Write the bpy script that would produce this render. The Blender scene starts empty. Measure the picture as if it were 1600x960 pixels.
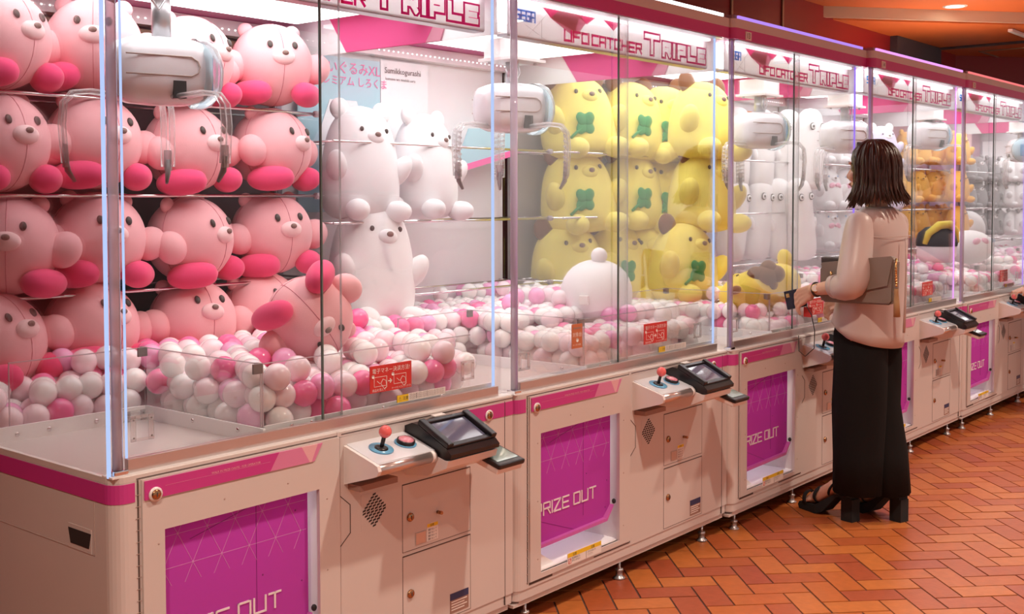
import bpy, bmesh, math, random
from mathutils import Vector, Matrix, Euler
random.seed(7)
PI = math.pi
SC = bpy.context.scene
COL = SC.collection

# ------------------------------------------------------------------ camera
CAM = Vector((0.0, -2.4, 1.455))
F_PX, CY = 1775.452, 383.973
YAW, PITCH, ROLL = 0.879969, 0.0414996, -0.0018955
_cy, _sy, _cp, _sp = math.cos(YAW), math.sin(YAW), math.cos(PITCH), math.sin(PITCH)
_fwd = Vector((_sy*_cp, _cy*_cp, -_sp)); _rt = Vector((_cy, -_sy, 0)); _up = _rt.cross(_fwd)
_r = _rt*math.cos(ROLL) + _up*math.sin(ROLL); _u = _up*math.cos(ROLL) - _rt*math.sin(ROLL)
cam_d = bpy.data.cameras.new('camera'); cam = bpy.data.objects.new('camera', cam_d); COL.objects.link(cam)
cam.matrix_world = Matrix(((_r.x, _u.x, -_fwd.x, CAM.x), (_r.y, _u.y, -_fwd.y, CAM.y), (_r.z, _u.z, -_fwd.z, CAM.z), (0, 0, 0, 1)))
cam_d.sensor_width = 36; cam_d.lens = 36*F_PX/1600; cam_d.shift_y = -(480-CY)/1600
cam_d.clip_start = .05; cam_d.clip_end = 100
SC.camera = cam

# ------------------------------------------------------------------ view, world, light levels
SC.view_settings.view_transform = 'Standard'; SC.view_settings.look = 'None'
SC.view_settings.exposure = 0.0; SC.view_settings.gamma = 1.0
SC.view_settings.use_curve_mapping = False
SC.cycles.transparent_max_bounces = 64
SC.cycles.max_bounces = 12; SC.cycles.diffuse_bounces = 7; SC.cycles.glossy_bounces = 4
SC.cycles.transmission_bounces = 6
SC.cycles.sample_clamp_indirect = 6
SC.cycles.caustics_reflective = False; SC.cycles.caustics_refractive = False
W = bpy.data.worlds.new('world'); SC.world = W; W.use_nodes = True
W.node_tree.nodes['Background'].inputs[0].default_value = (1.0, .87, .81, 1)
W.node_tree.nodes['Background'].inputs[1].default_value = .52
PANEL_E = 4.2          # white light panel in each cabinet's roof
LED_E = 3.2
DOWN_W = 62            # ceiling downlights

# ------------------------------------------------------------------ materials
def _nt(name):
    m = bpy.data.materials.new(name); m.use_nodes = True
    return m, m.node_tree, m.node_tree.nodes['Principled BSDF']
def mat(name, col, rough=.5, metal=0, var=0, vscale=8, bump=0, bscale=120, coat=0, sheen=0, trans=0, sss=0, spec=.5):
    m, t, p = _nt(name); N, L = t.nodes, t.links
    p.inputs['Base Color'].default_value = (*col, 1); p.inputs['Roughness'].default_value = rough
    p.inputs['Metallic'].default_value = metal; p.inputs['Coat Weight'].default_value = coat
    p.inputs['Sheen Weight'].default_value = sheen; p.inputs['Transmission Weight'].default_value = trans
    p.inputs['Specular IOR Level'].default_value = spec
    if sss:
        p.inputs['Subsurface Weight'].default_value = sss; p.inputs['Subsurface Scale'].default_value = .02
    tc = N.new('ShaderNodeTexCoord')
    if var or not bump:
        n = N.new('ShaderNodeTexNoise'); n.inputs['Scale'].default_value = vscale; n.inputs['Detail'].default_value = 4
        L.new(tc.outputs['Object'], n.inputs['Vector'])
        r = N.new('ShaderNodeMix'); r.data_type = 'RGBA'
        v = max(var, .015)
        r.inputs['A'].default_value = (*[c*(1-v) for c in col], 1); r.inputs['B'].default_value = (*[min(1, c*(1+v)) for c in col], 1)
        L.new(n.outputs['Fac'], r.inputs['Factor']); L.new(r.outputs['Result'], p.inputs['Base Color'])
    if bump:
        n2 = N.new('ShaderNodeTexNoise'); n2.inputs['Scale'].default_value = bscale; n2.inputs['Detail'].default_value = 3
        L.new(tc.outputs['Object'], n2.inputs['Vector'])
        b = N.new('ShaderNodeBump'); b.inputs['Strength'].default_value = bump; b.inputs['Distance'].default_value = .004
        L.new(n2.outputs['Fac'], b.inputs['Height']); L.new(b.outputs['Normal'], p.inputs['Normal'])
    return m
def emis(name, col, s):
    m = bpy.data.materials.new(name); m.use_nodes = True; t = m.node_tree
    t.nodes.remove(t.nodes['Principled BSDF'])
    e = t.nodes.new('ShaderNodeEmission'); e.inputs[0].default_value = (*col, 1); e.inputs[1].default_value = s
    t.links.new(e.outputs[0], t.nodes['Material Output'].inputs[0]); return m
def clear(name, tint=(.985, .99, .99), gloss=.5, rough=.0, milk=0, milkcol=(.9, .9, .9), edge=0):
    """thin clear sheet: transparent, with a Fresnel mirror coat and, where asked, a milky body"""
    m = bpy.data.materials.new(name); m.use_nodes = True; t = m.node_tree; N, L = t.nodes, t.links
    N.remove(N['Principled BSDF'])
    tr = N.new('ShaderNodeBsdfTransparent'); tr.inputs[0].default_value = (*tint, 1)
    gl = N.new('ShaderNodeBsdfGlossy'); gl.inputs['Roughness'].default_value = rough; gl.inputs[0].default_value = (1, 1, 1, 1)
    fr = N.new('ShaderNodeFresnel'); fr.inputs['IOR'].default_value = 1.3
    mu = N.new('ShaderNodeMath'); mu.operation = 'MULTIPLY'; mu.inputs[1].default_value = gloss
    L.new(fr.outputs[0], mu.inputs[0])
    last = tr
    if milk or edge:
        df = N.new('ShaderNodeBsdfDiffuse'); df.inputs[0].default_value = (*milkcol, 1)
        tl = N.new('ShaderNodeBsdfTranslucent'); tl.inputs[0].default_value = (*milkcol, 1)
        ad = N.new('ShaderNodeMixShader'); ad.inputs[0].default_value = .4; L.new(df.outputs[0], ad.inputs[1]); L.new(tl.outputs[0], ad.inputs[2])
        mx = N.new('ShaderNodeMixShader'); L.new(tr.outputs[0], mx.inputs[1]); L.new(ad.outputs[0], mx.inputs[2])
        if edge:
            lw = N.new('ShaderNodeLayerWeight'); lw.inputs[0].default_value = .35
            ma = N.new('ShaderNodeMath'); ma.operation = 'MULTIPLY_ADD'; ma.inputs[1].default_value = edge; ma.inputs[2].default_value = milk
            L.new(lw.outputs['Facing'], ma.inputs[0]); L.new(ma.outputs[0], mx.inputs[0])
        else: mx.inputs[0].default_value = milk
        last = mx
    m2 = N.new('ShaderNodeMixShader'); L.new(mu.outputs[0], m2.inputs[0]); L.new(last.outputs[0], m2.inputs[1]); L.new(gl.outputs[0], m2.inputs[2])
    L.new(m2.outputs[0], N['Material Output'].inputs[0]); return m

MT = {}
MT['cab'] = mat('white_enamel', (.645, .592, .570), .34, var=.02, vscale=5)
MT['white'] = mat('white_plastic', (.85, .83, .82), .3)
MT['bright'] = mat('bright_white_board', (.88, .88, .89), .45)
MT['seam'] = mat('dark_seam', (.10, .07, .06), .8)
MT['groove'] = mat('soft_groove', (.48, .38, .34), .7)
MT['under'] = mat('dark_underframe', (.03, .025, .025), .7)
MT['pink'] = mat('magenta_band', (.56, .045, .27), .35)
MT['pink2'] = mat('rose_band', (.68, .23, .42), .35)
MT['pink3'] = mat('pale_rose_band', (.78, .45, .50), .35)
MT['purple'] = mat('purple_acrylic', (.50, .055, .42), .16, coat=.3)
MT['purple2'] = mat('purple_acrylic_floor', (.60, .14, .50), .3)
MT['lilac'] = mat('lilac_line', (.66, .30, .62), .4)
MT['letter_white'] = mat('white_lettering', (.88, .82, .86), .4)
MT['hotpink'] = mat('hot_pink_print', (.80, .015, .27), .4)
MT['sega_blue'] = mat('blue_print', (.01, .33, .75), .4)
MT['print_pink'] = mat('pink_print', (.86, .17, .42), .4)
MT['print_rose'] = mat('rose_print', (.85, .42, .55), .4)
MT['line_grey'] = mat('grey_line', (.66, .66, .67), .5)
MT['alu'] = mat('brushed_aluminium', (.66, .58, .56), .28, metal=.85, bump=.03, bscale=300)
MT['chrome'] = mat('chrome', (.82, .80, .80), .12, metal=1)
MT['brass'] = mat('brass_lock', (.45, .25, .13), .25, metal=1)
MT['black'] = mat('black_plastic', (.015, .014, .016), .28)
MT['blackmat'] = mat('black_rubber', (.02, .02, .02), .6)
MT['claw'] = mat('claw_shell', (.80, .80, .83), .22, coat=.4)
MT['visor'] = clear('visor', (.75, .9, .95), .9, milk=.12, edge=.35)
MT['grey'] = mat('grey_metal', (.52, .52, .54), .3, metal=.7)
MT['clip'] = mat('clip_grey', (.23, .20, .20), .45)
MT['glass'] = clear('glass', (.985, .988, .988), .38)
MT['glass_edge'] = mat('glass_edge', (.10, .14, .13), .3)
def film(name, col, f=.62):
    m = bpy.data.materials.new(name); m.use_nodes = True; t = m.node_tree; N, L = t.nodes, t.links; N.remove(N['Principled BSDF'])
    d = N.new('ShaderNodeBsdfDiffuse'); d.inputs[0].default_value = (*col, 1); l = N.new('ShaderNodeBsdfTranslucent'); l.inputs[0].default_value = (*col, 1)
    x = N.new('ShaderNodeMixShader'); x.inputs[0].default_value = f; L.new(d.outputs[0], x.inputs[1]); L.new(l.outputs[0], x.inputs[2]); L.new(x.outputs[0], N['Material Output'].inputs[0]); return m
def ballmat(name, col, f=.5):
    m = film(name, col, f); t = m.node_tree; N, L = t.nodes, t.links
    out = N['Material Output']; s = out.inputs[0].links[0].from_socket
    g = N.new('ShaderNodeBsdfGlossy'); g.inputs['Roughness'].default_value = .16; fr = N.new('ShaderNodeFresnel'); fr.inputs[0].default_value = 1.42
    x = N.new('ShaderNodeMixShader'); L.new(fr.outputs[0], x.inputs[0]); L.new(s, x.inputs[1]); L.new(g.outputs[0], x.inputs[2]); L.new(x.outputs[0], out.inputs[0]); return m
MT['film'] = film('backlit_white_film', (.88, .88, .89)); MT['film_pink'] = film('backlit_pink_film', (.90, .20, .46)); MT['film_hot'] = film('hot_pink_film', (1.0, .06, .50), .68); MT['film_blue'] = film('blue_film', (.03, .55, 1.0), .72); MT['film_rose'] = film('backlit_rose_film', (.88, .50, .62))
MT['purple'] = film('purple_acrylic', (.64, .10, .56), .4)
MT['acrylic'] = clear('acrylic', (.995, .99, .99), .25, milk=.012)
MT['acredge'] = clear('acrylic_edge', (.9, .85, .88), .6, milk=.55, milkcol=(.9, .82, .85))
MT['clearplastic'] = clear('clear_plastic', (.98, .98, .98), .6, milk=.16, milkcol=(.95, .94, .95), edge=.42)
MT['pane_edge'] = clear('pale_pane_edge', (.9, .92, .92), .6, milk=.4, milkcol=(.75, .72, .74))
MT['post'] = clear('satin_post', (.95, .92, .97), .8, milk=.55, milkcol=(.74, .68, .76), edge=.25)
MT['header_fill_light'] = emis('header_fill_light', (1, .97, .96), 2.6)
MT['plush_fill_light'] = emis('plush_fill_light', (1, .97, .97), 6); MT['bay_lamp'] = emis('bay_lamp', (1, .95, .97), 3.0)
MT['panel'] = emis('light_panel', (1, .965, .95), PANEL_E)
MT['led_white'] = emis('led_white', (1.0, .98, .98), LED_E)
MT['led_blue'] = emis('led_ice_blue', (.50, .64, 1.0), 1.0)
MT['led_violet'] = emis('led_violet', (.36, .20, .95), 1.0)
MT['led_purple'] = emis('led_purple', (.52, .28, .98), 1.0)
MT['led_pink'] = emis('led_pink', (.85, .36, .95), 1.15)
MT['led_coral'] = emis('led_coral', (1.0, .22, .22), 1.0)
MT['red'] = mat('red_label', (.60, .035, .03), .4)
MT['orange_label'] = mat('orange_label', (.55, .17, .07), .4)
MT['yellow_label'] = mat('yellow_label', (.85, .60, .03), .4)
MT['paper'] = mat('paper_label', (.84, .81, .78), .5)
MT['ink'] = mat('ink', (.05, .04, .04), .6)
MT['navy'] = mat('navy_label', (.03, .045, .13), .4)
MT['brownlab'] = mat('brown_label', (.33, .20, .16), .5)
MT['deck'] = mat('deck_print', (.72, .76, .82), .18, coat=.5, var=.04, vscale=20)
MT['deckblue'] = mat('deck_blue', (.16, .47, .74), .25)
MT['ballred'] = mat('coral_knob', (.86, .16, .16), .2, coat=.4)
MT['btn'] = mat('button_rose', (.72, .28, .36), .12, coat=.6)
MT['screen'] = mat('dark_screen', (.10, .10, .16), .05, coat=1)
MT['screen_g'] = mat('green_grey_screen', (.20, .30, .27), .1, coat=1)
MT['backdark'] = mat('dusky_back_board', (.16, .10, .11), .6, var=.15, vscale=3)
MT['backwhite'] = mat('white_back_board', (.86, .84, .85), .5)
MT['backgrey'] = mat('grey_back_board', (.40, .38, .38), .5)
MT['backwine'] = mat('mauve_back_board', (.50, .27, .36), .5)
MT['brownrefl'] = mat('brown_reflection_strip', (.36, .22, .14), .5, var=.25, vscale=60)
MT['posterblue'] = mat('pale_blue_poster', (.42, .66, .74), .4)
MT['posterorange'] = mat('orange_poster', (.80, .30, .10), .4)
# fabrics
def plush(name, col, **k): return mat(name, col, .85, var=.05, vscale=14, bump=.18, bscale=420, sheen=.25, spec=.2, **k)
MT['pinkfab'] = plush('pink_plush', (.87, .46, .49)); MT['deeppink'] = plush('deep_pink_plush', (.80, .075, .20))
MT['palepink'] = plush('pale_pink_plush', (.90, .62, .63)); MT['yellow'] = plush('yellow_plush', (.90, .79, .19))
MT['yellow2'] = plush('strong_yellow_plush', (.87, .70, .10)); MT['whitefab'] = plush('white_plush', (.86, .84, .85))
MT['brownfab'] = plush('brown_plush', (.20, .085, .04)); MT['orangefab'] = plush('orange_plush', (.80, .44, .10))
MT['greyfab'] = plush('grey_plush', (.30, .28, .29)); MT['lilacfab'] = plush('lilac_plush', (.66, .60, .78))
MT['green'] = mat('green_felt', (.045, .30, .09), .8, bump=.3, bscale=500); MT['dot'] = mat('dark_stitching', (.055, .035, .03), .5)
MT['brownnose'] = mat('brown_nose', (.22, .13, .11), .5); MT['blueeye'] = mat('blue_eye', (.22, .42, .66), .4)
MT['seamp'] = mat('pink_seam', (.62, .20, .24), .8)

# ------------------------------------------------------------------ mesh builder
class MB:
    def __init__(s): s.bm = bmesh.new(); s.mi = 0; s.sm = False
    def m(s, i): s.mi = i; return s
    def _f(s, vs):
        try: f = s.bm.faces.new(vs)
        except ValueError: return None
        f.material_index = s.mi; f.smooth = s.sm; return f
    def box(s, x0, x1, y0, y1, z0, z1, bev=0, M=None):
        b = bmesh.new(); bmesh.ops.create_cube(b, size=1)
        for v in b.verts: v.co = Vector(((x0+x1)/2 + v.co.x*(x1-x0), (y0+y1)/2 + v.co.y*(y1-y0), (z0+z1)/2 + v.co.z*(z1-z0)))
        if bev: bmesh.ops.bevel(b, geom=list(b.edges), offset=bev, segments=2, affect='EDGES', profile=.6)
        return s._merge(b, M)
    def _merge(s, b, M=None):
        mp = {}
        for v in b.verts: mp[v.index if False else v] = s.bm.verts.new(M @ v.co if M else v.co)
        for f in b.faces: s._f([mp[v] for v in f.verts])
        b.free(); return s
    def prism(s, pts, a0, a1, ax='z'):
        """polygon pts extruded along an axis: z -> (x,y), y -> (x,z), x -> (y,z)"""
        def P(p, t): return {'z': Vector((p[0], p[1], t)), 'y': Vector((p[0], t, p[1])), 'x': Vector((t, p[0], p[1]))}[ax]
        A = [s.bm.verts.new(P(p, a0)) for p in pts]; B = [s.bm.verts.new(P(p, a1)) for p in pts]; n = len(pts)
        s._f(A[::-1]); s._f(B)
        for i in range(n): s._f([A[i], A[(i+1) % n], B[(i+1) % n], B[i]])
        return s
    def tube(s, pts, r, n=10, caps=True, flat=1.0):
        pts = [Vector(p) for p in pts]; rs = r if isinstance(r, (list, tuple)) else [r]*len(pts); rings = []; prev = None
        for i, p in enumerate(pts):
            d = (pts[min(i+1, len(pts)-1)] - pts[max(i-1, 0)]).normalized()
            a = prev if prev is not None else (Vector((0, 0, 1)) if abs(d.z) < .9 else Vector((1, 0, 0)))
            u = (a - d*a.dot(d)).normalized(); prev = u; v = d.cross(u)
            rings.append([s.bm.verts.new(p + (u*math.cos(2*PI*k/n)*flat + v*math.sin(2*PI*k/n))*rs[i]) for k in range(n)])
        o = s.sm; s.sm = True
        for a, b in zip(rings, rings[1:]):
            for k in range(n): s._f([a[k], a[(k+1) % n], b[(k+1) % n], b[k]])
        s.sm = o
        if caps: s._f(rings[0][::-1]); s._f(rings[-1])
        return s
    def lathe(s, prof, n=24, M=None, sq=1.0):
        """profile [(r,z)] turned about z"""
        o = s.sm; s.sm = True; rings = []
        for r, z in prof:
            if r < 1e-6: rings.append([s.bm.verts.new(M @ Vector((0, 0, z)) if M else (0, 0, z))])
            else:
                rings.append([])
                for k in range(n):
                    c = Vector((r*math.cos(2*PI*k/n), r*sq*math.sin(2*PI*k/n), z)); rings[-1].append(s.bm.verts.new(M @ c if M else c))
        for a, b in zip(rings, rings[1:]):
            for k in range(n):
                q = [a[k % len(a)], a[(k+1) % len(a)], b[(k+1) % len(b)], b[k % len(b)]]
                u = []
                for v in q:
                    if v not in u: u.append(v)
                if len(u) > 2: s._f(u)
        s.sm = o; return s
    def ell(s, c, r, rot=(0, 0, 0), n=20, m=12, fn=None):
        M = Matrix.Translation(Vector(c)) @ Euler(rot).to_matrix().to_4x4(); prof = []
        r = (r, r, r) if not isinstance(r, (tuple, list)) else r
        M2 = M @ Matrix.Diagonal((*r, 1))
        prof = [(math.sin(PI*i/m), -math.cos(PI*i/m)) for i in range(m+1)]; prof[0] = (0, -1); prof[-1] = (0, 1)
        return s.lathe(prof, n, M2)
    def strokes(s, lines, w, y0, y1, M=None):
        """polylines in the x-z plane drawn with a square pen of width w, as thin solid bars"""
        for l in lines:
            for (ax, az), (bx, bz) in zip(l, l[1:]):
                d = Vector((bx-ax, bz-az)); L = d.length
                if L < 1e-9: continue
                d /= L; nrm = Vector((-d.y, d.x)); e = w/2
                p = [(ax-d.x*e+nrm.x*e, az-d.y*e+nrm.y*e), (ax-d.x*e-nrm.x*e, az-d.y*e-nrm.y*e), (bx+d.x*e-nrm.x*e, bz+d.y*e-nrm.y*e), (bx+d.x*e+nrm.x*e, bz+d.y*e+nrm.y*e)]
                s.prism(p, y0, y1, 'y')
        return s
    def build(s, name, mats, parent=None, sub=0, flip=True):
        if flip: bmesh.ops.recalc_face_normals(s.bm, faces=s.bm.faces[:])
        me = bpy.data.meshes.new(name); s.bm.to_mesh(me); s.bm.free()
        for q in (mats if isinstance(mats, (list, tuple)) else [mats]): me.materials.append(MT[q] if isinstance(q, str) else q)
        o = bpy.data.objects.new(name, me); COL.objects.link(o)
        if parent: o.parent = parent
        if sub:
            md = o.modifiers.new('sub', 'SUBSURF'); md.levels = sub; md.render_levels = sub
        return o
def tag(o, label=None, cat=None, group=None, kind=None):
    if label: o['label'] = label
    if cat: o['category'] = cat
    if group: o['group'] = group
    if kind: o['kind'] = kind
    return o
def empty(name, loc=(0, 0, 0), rot=(0, 0, 0)):
    o = bpy.data.objects.new(name, None); COL.objects.link(o); o.location = loc; o.rotation_euler = rot; o.empty_display_size = .1; return o
KIDS = {}
def kids(o):
    if o not in KIDS: KIDS[o] = [c for c in bpy.data.objects if c.parent == o]
    return KIDS[o]
def copy_tree(o, parent=None):
    c = o.copy(); COL.objects.link(c)
    if parent: c.parent = parent
    for k in kids(o): copy_tree(k, c)
    return c
def text_bm(mb, body, size, x, z, y0, y1, align='LEFT', M=None):
    cu = bpy.data.curves.new('txt', 'FONT'); cu.body = body; cu.size = size; cu.align_x = align; cu.extrude = 0; cu.resolution_u = 2
    o = bpy.data.objects.new('txt', cu); COL.objects.link(o)
    dg = bpy.context.evaluated_depsgraph_get(); dg.update(); me = bpy.data.meshes.new_from_object(o.evaluated_get(dg))
    vs = [mb.bm.verts.new((M @ Vector((v.co.x, v.co.y, 0))) if M else Vector((x + v.co.x, y0, z + v.co.y))) for v in me.vertices]
    for p in me.polygons: mb._f([vs[i] for i in p.vertices])
    bpy.data.objects.remove(o); bpy.data.curves.remove(cu); bpy.data.meshes.remove(me); return mb
def outline_word(mb, lines, wo, wi, y0, y1, res=.002):
    """hollow block letters: the band between two square pens of width wo and wi"""
    segs = [(Vector(a), Vector(b)) for l in lines for a, b in zip(l, l[1:])]
    def inside(p, w):
        for a, b in segs:
            d = b - a; L = d.length; d = d/L; q = p - a; s = q.dot(d); t = abs(q.x*d.y - q.y*d.x)
            if t <= w/2 and -w/2 <= s <= L + w/2: return True
        return False
    xs = [v.x for s in segs for v in s]; zs = [v.y for s in segs for v in s]
    x0, x1, z0, z1 = min(xs)-wo/2, max(xs)+wo/2, min(zs)-wo/2, max(zs)+wo/2
    nx, nz = int((x1-x0)/res)+1, int((z1-z0)/res)+1
    for j in range(nz):
        z = z0 + (j+.5)*res; st = None
        for i in range(nx+1):
            p = Vector((x0 + (i+.5)*res, z)); on = i < nx and inside(p, wo) and not inside(p, wi)
            if on and st is None: st = i
            if not on and st is not None: mb.box(x0+st*res, x0+i*res, y0, y1, z-res/2, z+res/2); st = None
    return mb
LET = {'U': [[(0, 6), (0, 0), (4, 0), (4, 6)]], 'F': [[(0, 0), (0, 6), (4, 6)], [(0, 3), (3.2, 3)]], 'O': [[(0, 0), (0, 6), (4, 6), (4, 0), (0, 0)]],
 'C': [[(4, 6), (0, 6), (0, 0), (4, 0)]], 'A': [[(0, 0), (0, 6), (4, 6), (4, 0)], [(0, 2.6), (4, 2.6)]], 'T': [[(0, 6), (4, 6)], [(2, 6), (2, 0)]],
 'H': [[(0, 0), (0, 6)], [(4, 0), (4, 6)], [(0, 3), (4, 3)]], 'E': [[(4, 6), (0, 6), (0, 0), (4, 0)], [(0, 3), (3.6, 3)]],
 'R': [[(0, 0), (0, 6), (4, 6), (4, 3), (0, 3)], [(2.4, 3), (4, 0)]], 'P': [[(0, 0), (0, 6), (4, 6), (4, 2.6), (0, 2.6)]], 'I': [[(0, 0), (0, 6)]],
 'L': [[(0, 6), (0, 0), (4, 0)]], 'Z': [[(0, 6), (4, 6), (0, 0), (4, 0)]], 'S': [[(4, 6), (0, 6), (0, 3), (4, 3), (4, 0), (0, 0)]], 'G': [[(4, 6), (0, 6), (0, 0), (4, 0), (4, 3), (2, 3)]]}
def word(txt, x, z, w, h, gap, slant=0):
    """block letters; returns polylines and the end x"""
    out = []
    for c in txt:
        if c == ' ': x += w*.5; continue
        cw = 0 if c == 'I' else w
        for l in LET[c]: out.append([(x + px/4*w*(1 if cw else 0) + slant*pz/6*h, z + pz/6*h) for px, pz in l])
        x += cw + gap
    return out, x - gap

# ================================================================== the room
def rgb_tile(name, c): return mat(name, c, .34, var=.22, vscale=26, bump=.12, bscale=60)
TILES = [rgb_tile('terracotta_a', (.47, .132, .034)), rgb_tile('terracotta_b', (.41, .102, .032)), rgb_tile('terracotta_c', (.51, .162, .042)), rgb_tile('terracotta_d', (.37, .085, .036))]
def floor():
    mb = MB(); w = .1063; g = .0035; A = Vector((math.cos(-PI/4), math.sin(-PI/4))); B = Vector((-A.y, A.x))
    O = Vector((4.117, -.236)) - A*2*w
    def q(a, b): p = O + A*a*w + B*b*w; return p
    rnd = random.Random(3)
    for i in range(-110, 110):
        for j in range(-110, 110):
            c = q(i, j)
            if not (-3.5 < c.x < 15 and -5.5 < c.y < 1.3): continue
            d = (i - j - 1) % 4
            if d == 0: a0, a1, b0, b1 = i, i+2, j, j+1
            elif d == 3: a0, a1, b0, b1 = i, i+1, j, j+2
            else: continue
            e = g/w
            pts = [q(a0+e, b0+e), q(a1-e, b0+e), q(a1-e, b1-e), q(a0+e, b1-e)]
            mb.mi = rnd.choice((0, 0, 1, 1, 2, 2, 3))
            mb.prism([(p.x, p.y) for p in pts], -.012, rnd.uniform(-.0008, .0004))
    mb.mi = 4; mb.box(-4, 15.5, -6, 1.5, -.05, -.004)
    o = mb.build('floor', TILES + [mat('dark_grout', (.095, .055, .045), .8, var=.1, vscale=30)])
    tag(o, kind='structure')
floor()
MT['wallred'] = mat('red_lacquer_wall', (.30, .012, .016), .32, var=.08, vscale=2)
MT['ceil'] = mat('orange_ceiling', (.70, .16, .035), .55, var=.05, vscale=3)
MT['soffit'] = mat('beige_soffit', (.62, .48, .36), .5)
MT['duct'] = mat('charcoal_panel', (.06, .045, .055), .5)
MT['trimmetal'] = mat('metal_wall_trim', (.42, .33, .24), .35, metal=.8)
WY = 1.40
tag(MB().box(-3.6, -3.5, -5.5, WY+.1, 0, 2.845).build('shade_wall_left', mat('brown_shade_wall', (.10, .055, .035), .6)), kind='structure')  # out of view, added to keep world light off the cabinet side
ZU, ZL = 2.945, 2.859      # two ceiling heights that meet along a diagonal step
tag(MB().box(-3.5, 11.45, WY, WY+.1, 0, ZU).build('wall_back', 'wallred'), kind='structure')
tag(MB().prism([(11.40, 1.50), (14.6, -1.04), (14.6, -.9), (11.45, 1.6)], 2.34, ZL).build('wall_far', 'wallred'), kind='structure')
tag(MB().prism([(-3.5, WY+.1), (-3.5, -5.5), (16.0, -5.5), (15.6, -4.56), (8.36, WY+.1)], ZU, ZU+.1).build('ceiling', 'ceil'), kind='structure')
tag(MB().prism([(8.46, WY+.1), (15.65, -4.56), (16.0, -5.5), (17, -5.5), (17, 2.2), (8.46, 2.2)], ZL, ZU+.1).build('ceiling_right', 'ceil'), kind='structure')
tag(MB().prism([(8.40, WY), (15.59, -4.56), (15.64, -4.56), (8.45, WY)], ZL+.001, ZU+.002).build('trim_1', 'soffit'), kind='structure')
for n, x in ((2, 6.93), (3, 7.69), (4, 6.17)):
    tag(MB().box(x-.012, x+.012, WY-.012, WY+.01, 0, ZU, .003).build('trim_%d' % n, 'trimmetal'), kind='structure')
tag(MB().box(9.76, 10.86, 1.335, 1.6, 2.0, ZL+.001, .004).build('wall_recess', 'duct'), kind='structure')
tag(MB().box(10.80, 10.85, -3.0, 1.335, ZL-.02, ZL+.002, .004).build('trim_5', 'duct'), kind='structure')
mb = MB()
for a, b, c, d in ((11.30, 12.2, 1.12, 1.135), (11.30, 12.2, .60, .615), (11.30, 11.32, .60, 1.135), (12.18, 12.2, .60, 1.135)): mb.box(a, b, c, d, ZL-.008, ZL+.001)
tag(mb.build('ceiling_hatch', 'trimmetal'), 'thin metal framed access hatch in the orange ceiling', 'hatch')
t = empty('ceiling_lamp', (10.0, .46, ZL)); tag(t, 'slim white bar lamp fixed under the lower orange ceiling', 'lamp')
MB().box(-.05, .75, -.02, .02, -.03, -.005, .004).build('tube', 'white', t); MB().box(0, .06, -.015, .015, -.006, .001).build('bracket', 'grey', t)
MT['lampdisc'] = emis('downlight_disc', (1, .86, .66), 9)
def downlight(x, y, label, w=DOWN_W):
    t = empty('downlight', (x, y, ZU)); tag(t, label, 'downlight', 'round ceiling downlights')
    M = Matrix.Diagonal((1, 1, -1, 1))
    MB().lathe([(.070, .001), (.070, .006), (.088, .006), (.092, .001)], 28, M).build('trim_ring', 'white', t)
    MB().lathe([(0, .003), (.069, .003)], 28, M).build('diffuser', 'lampdisc', t)
    l = bpy.data.lights.new('downlight_glow', 'SPOT'); l.energy = w*PI; l.color = (1, .83, .67); l.spot_size = R(118); l.spot_blend = .5; l.shadow_soft_size = .05
    o = bpy.data.objects.new('downlight_glow', l); COL.objects.link(o); o.parent = t; o.location = (0, 0, -.02)
R = math.radians
downlight(9.07, .62, 'round glowing downlight in the orange ceiling above the far cabinets')
for x, y in ((3.0, -1.2), (.3, -1.3), (5.9, -1.6), (8.6, -1.8), (1.6, -3.2), (4.6, -3.4), (7.4, -3.6)):
    downlight(x, y, 'round ceiling downlight over the aisle in front of the cabinets')

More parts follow.
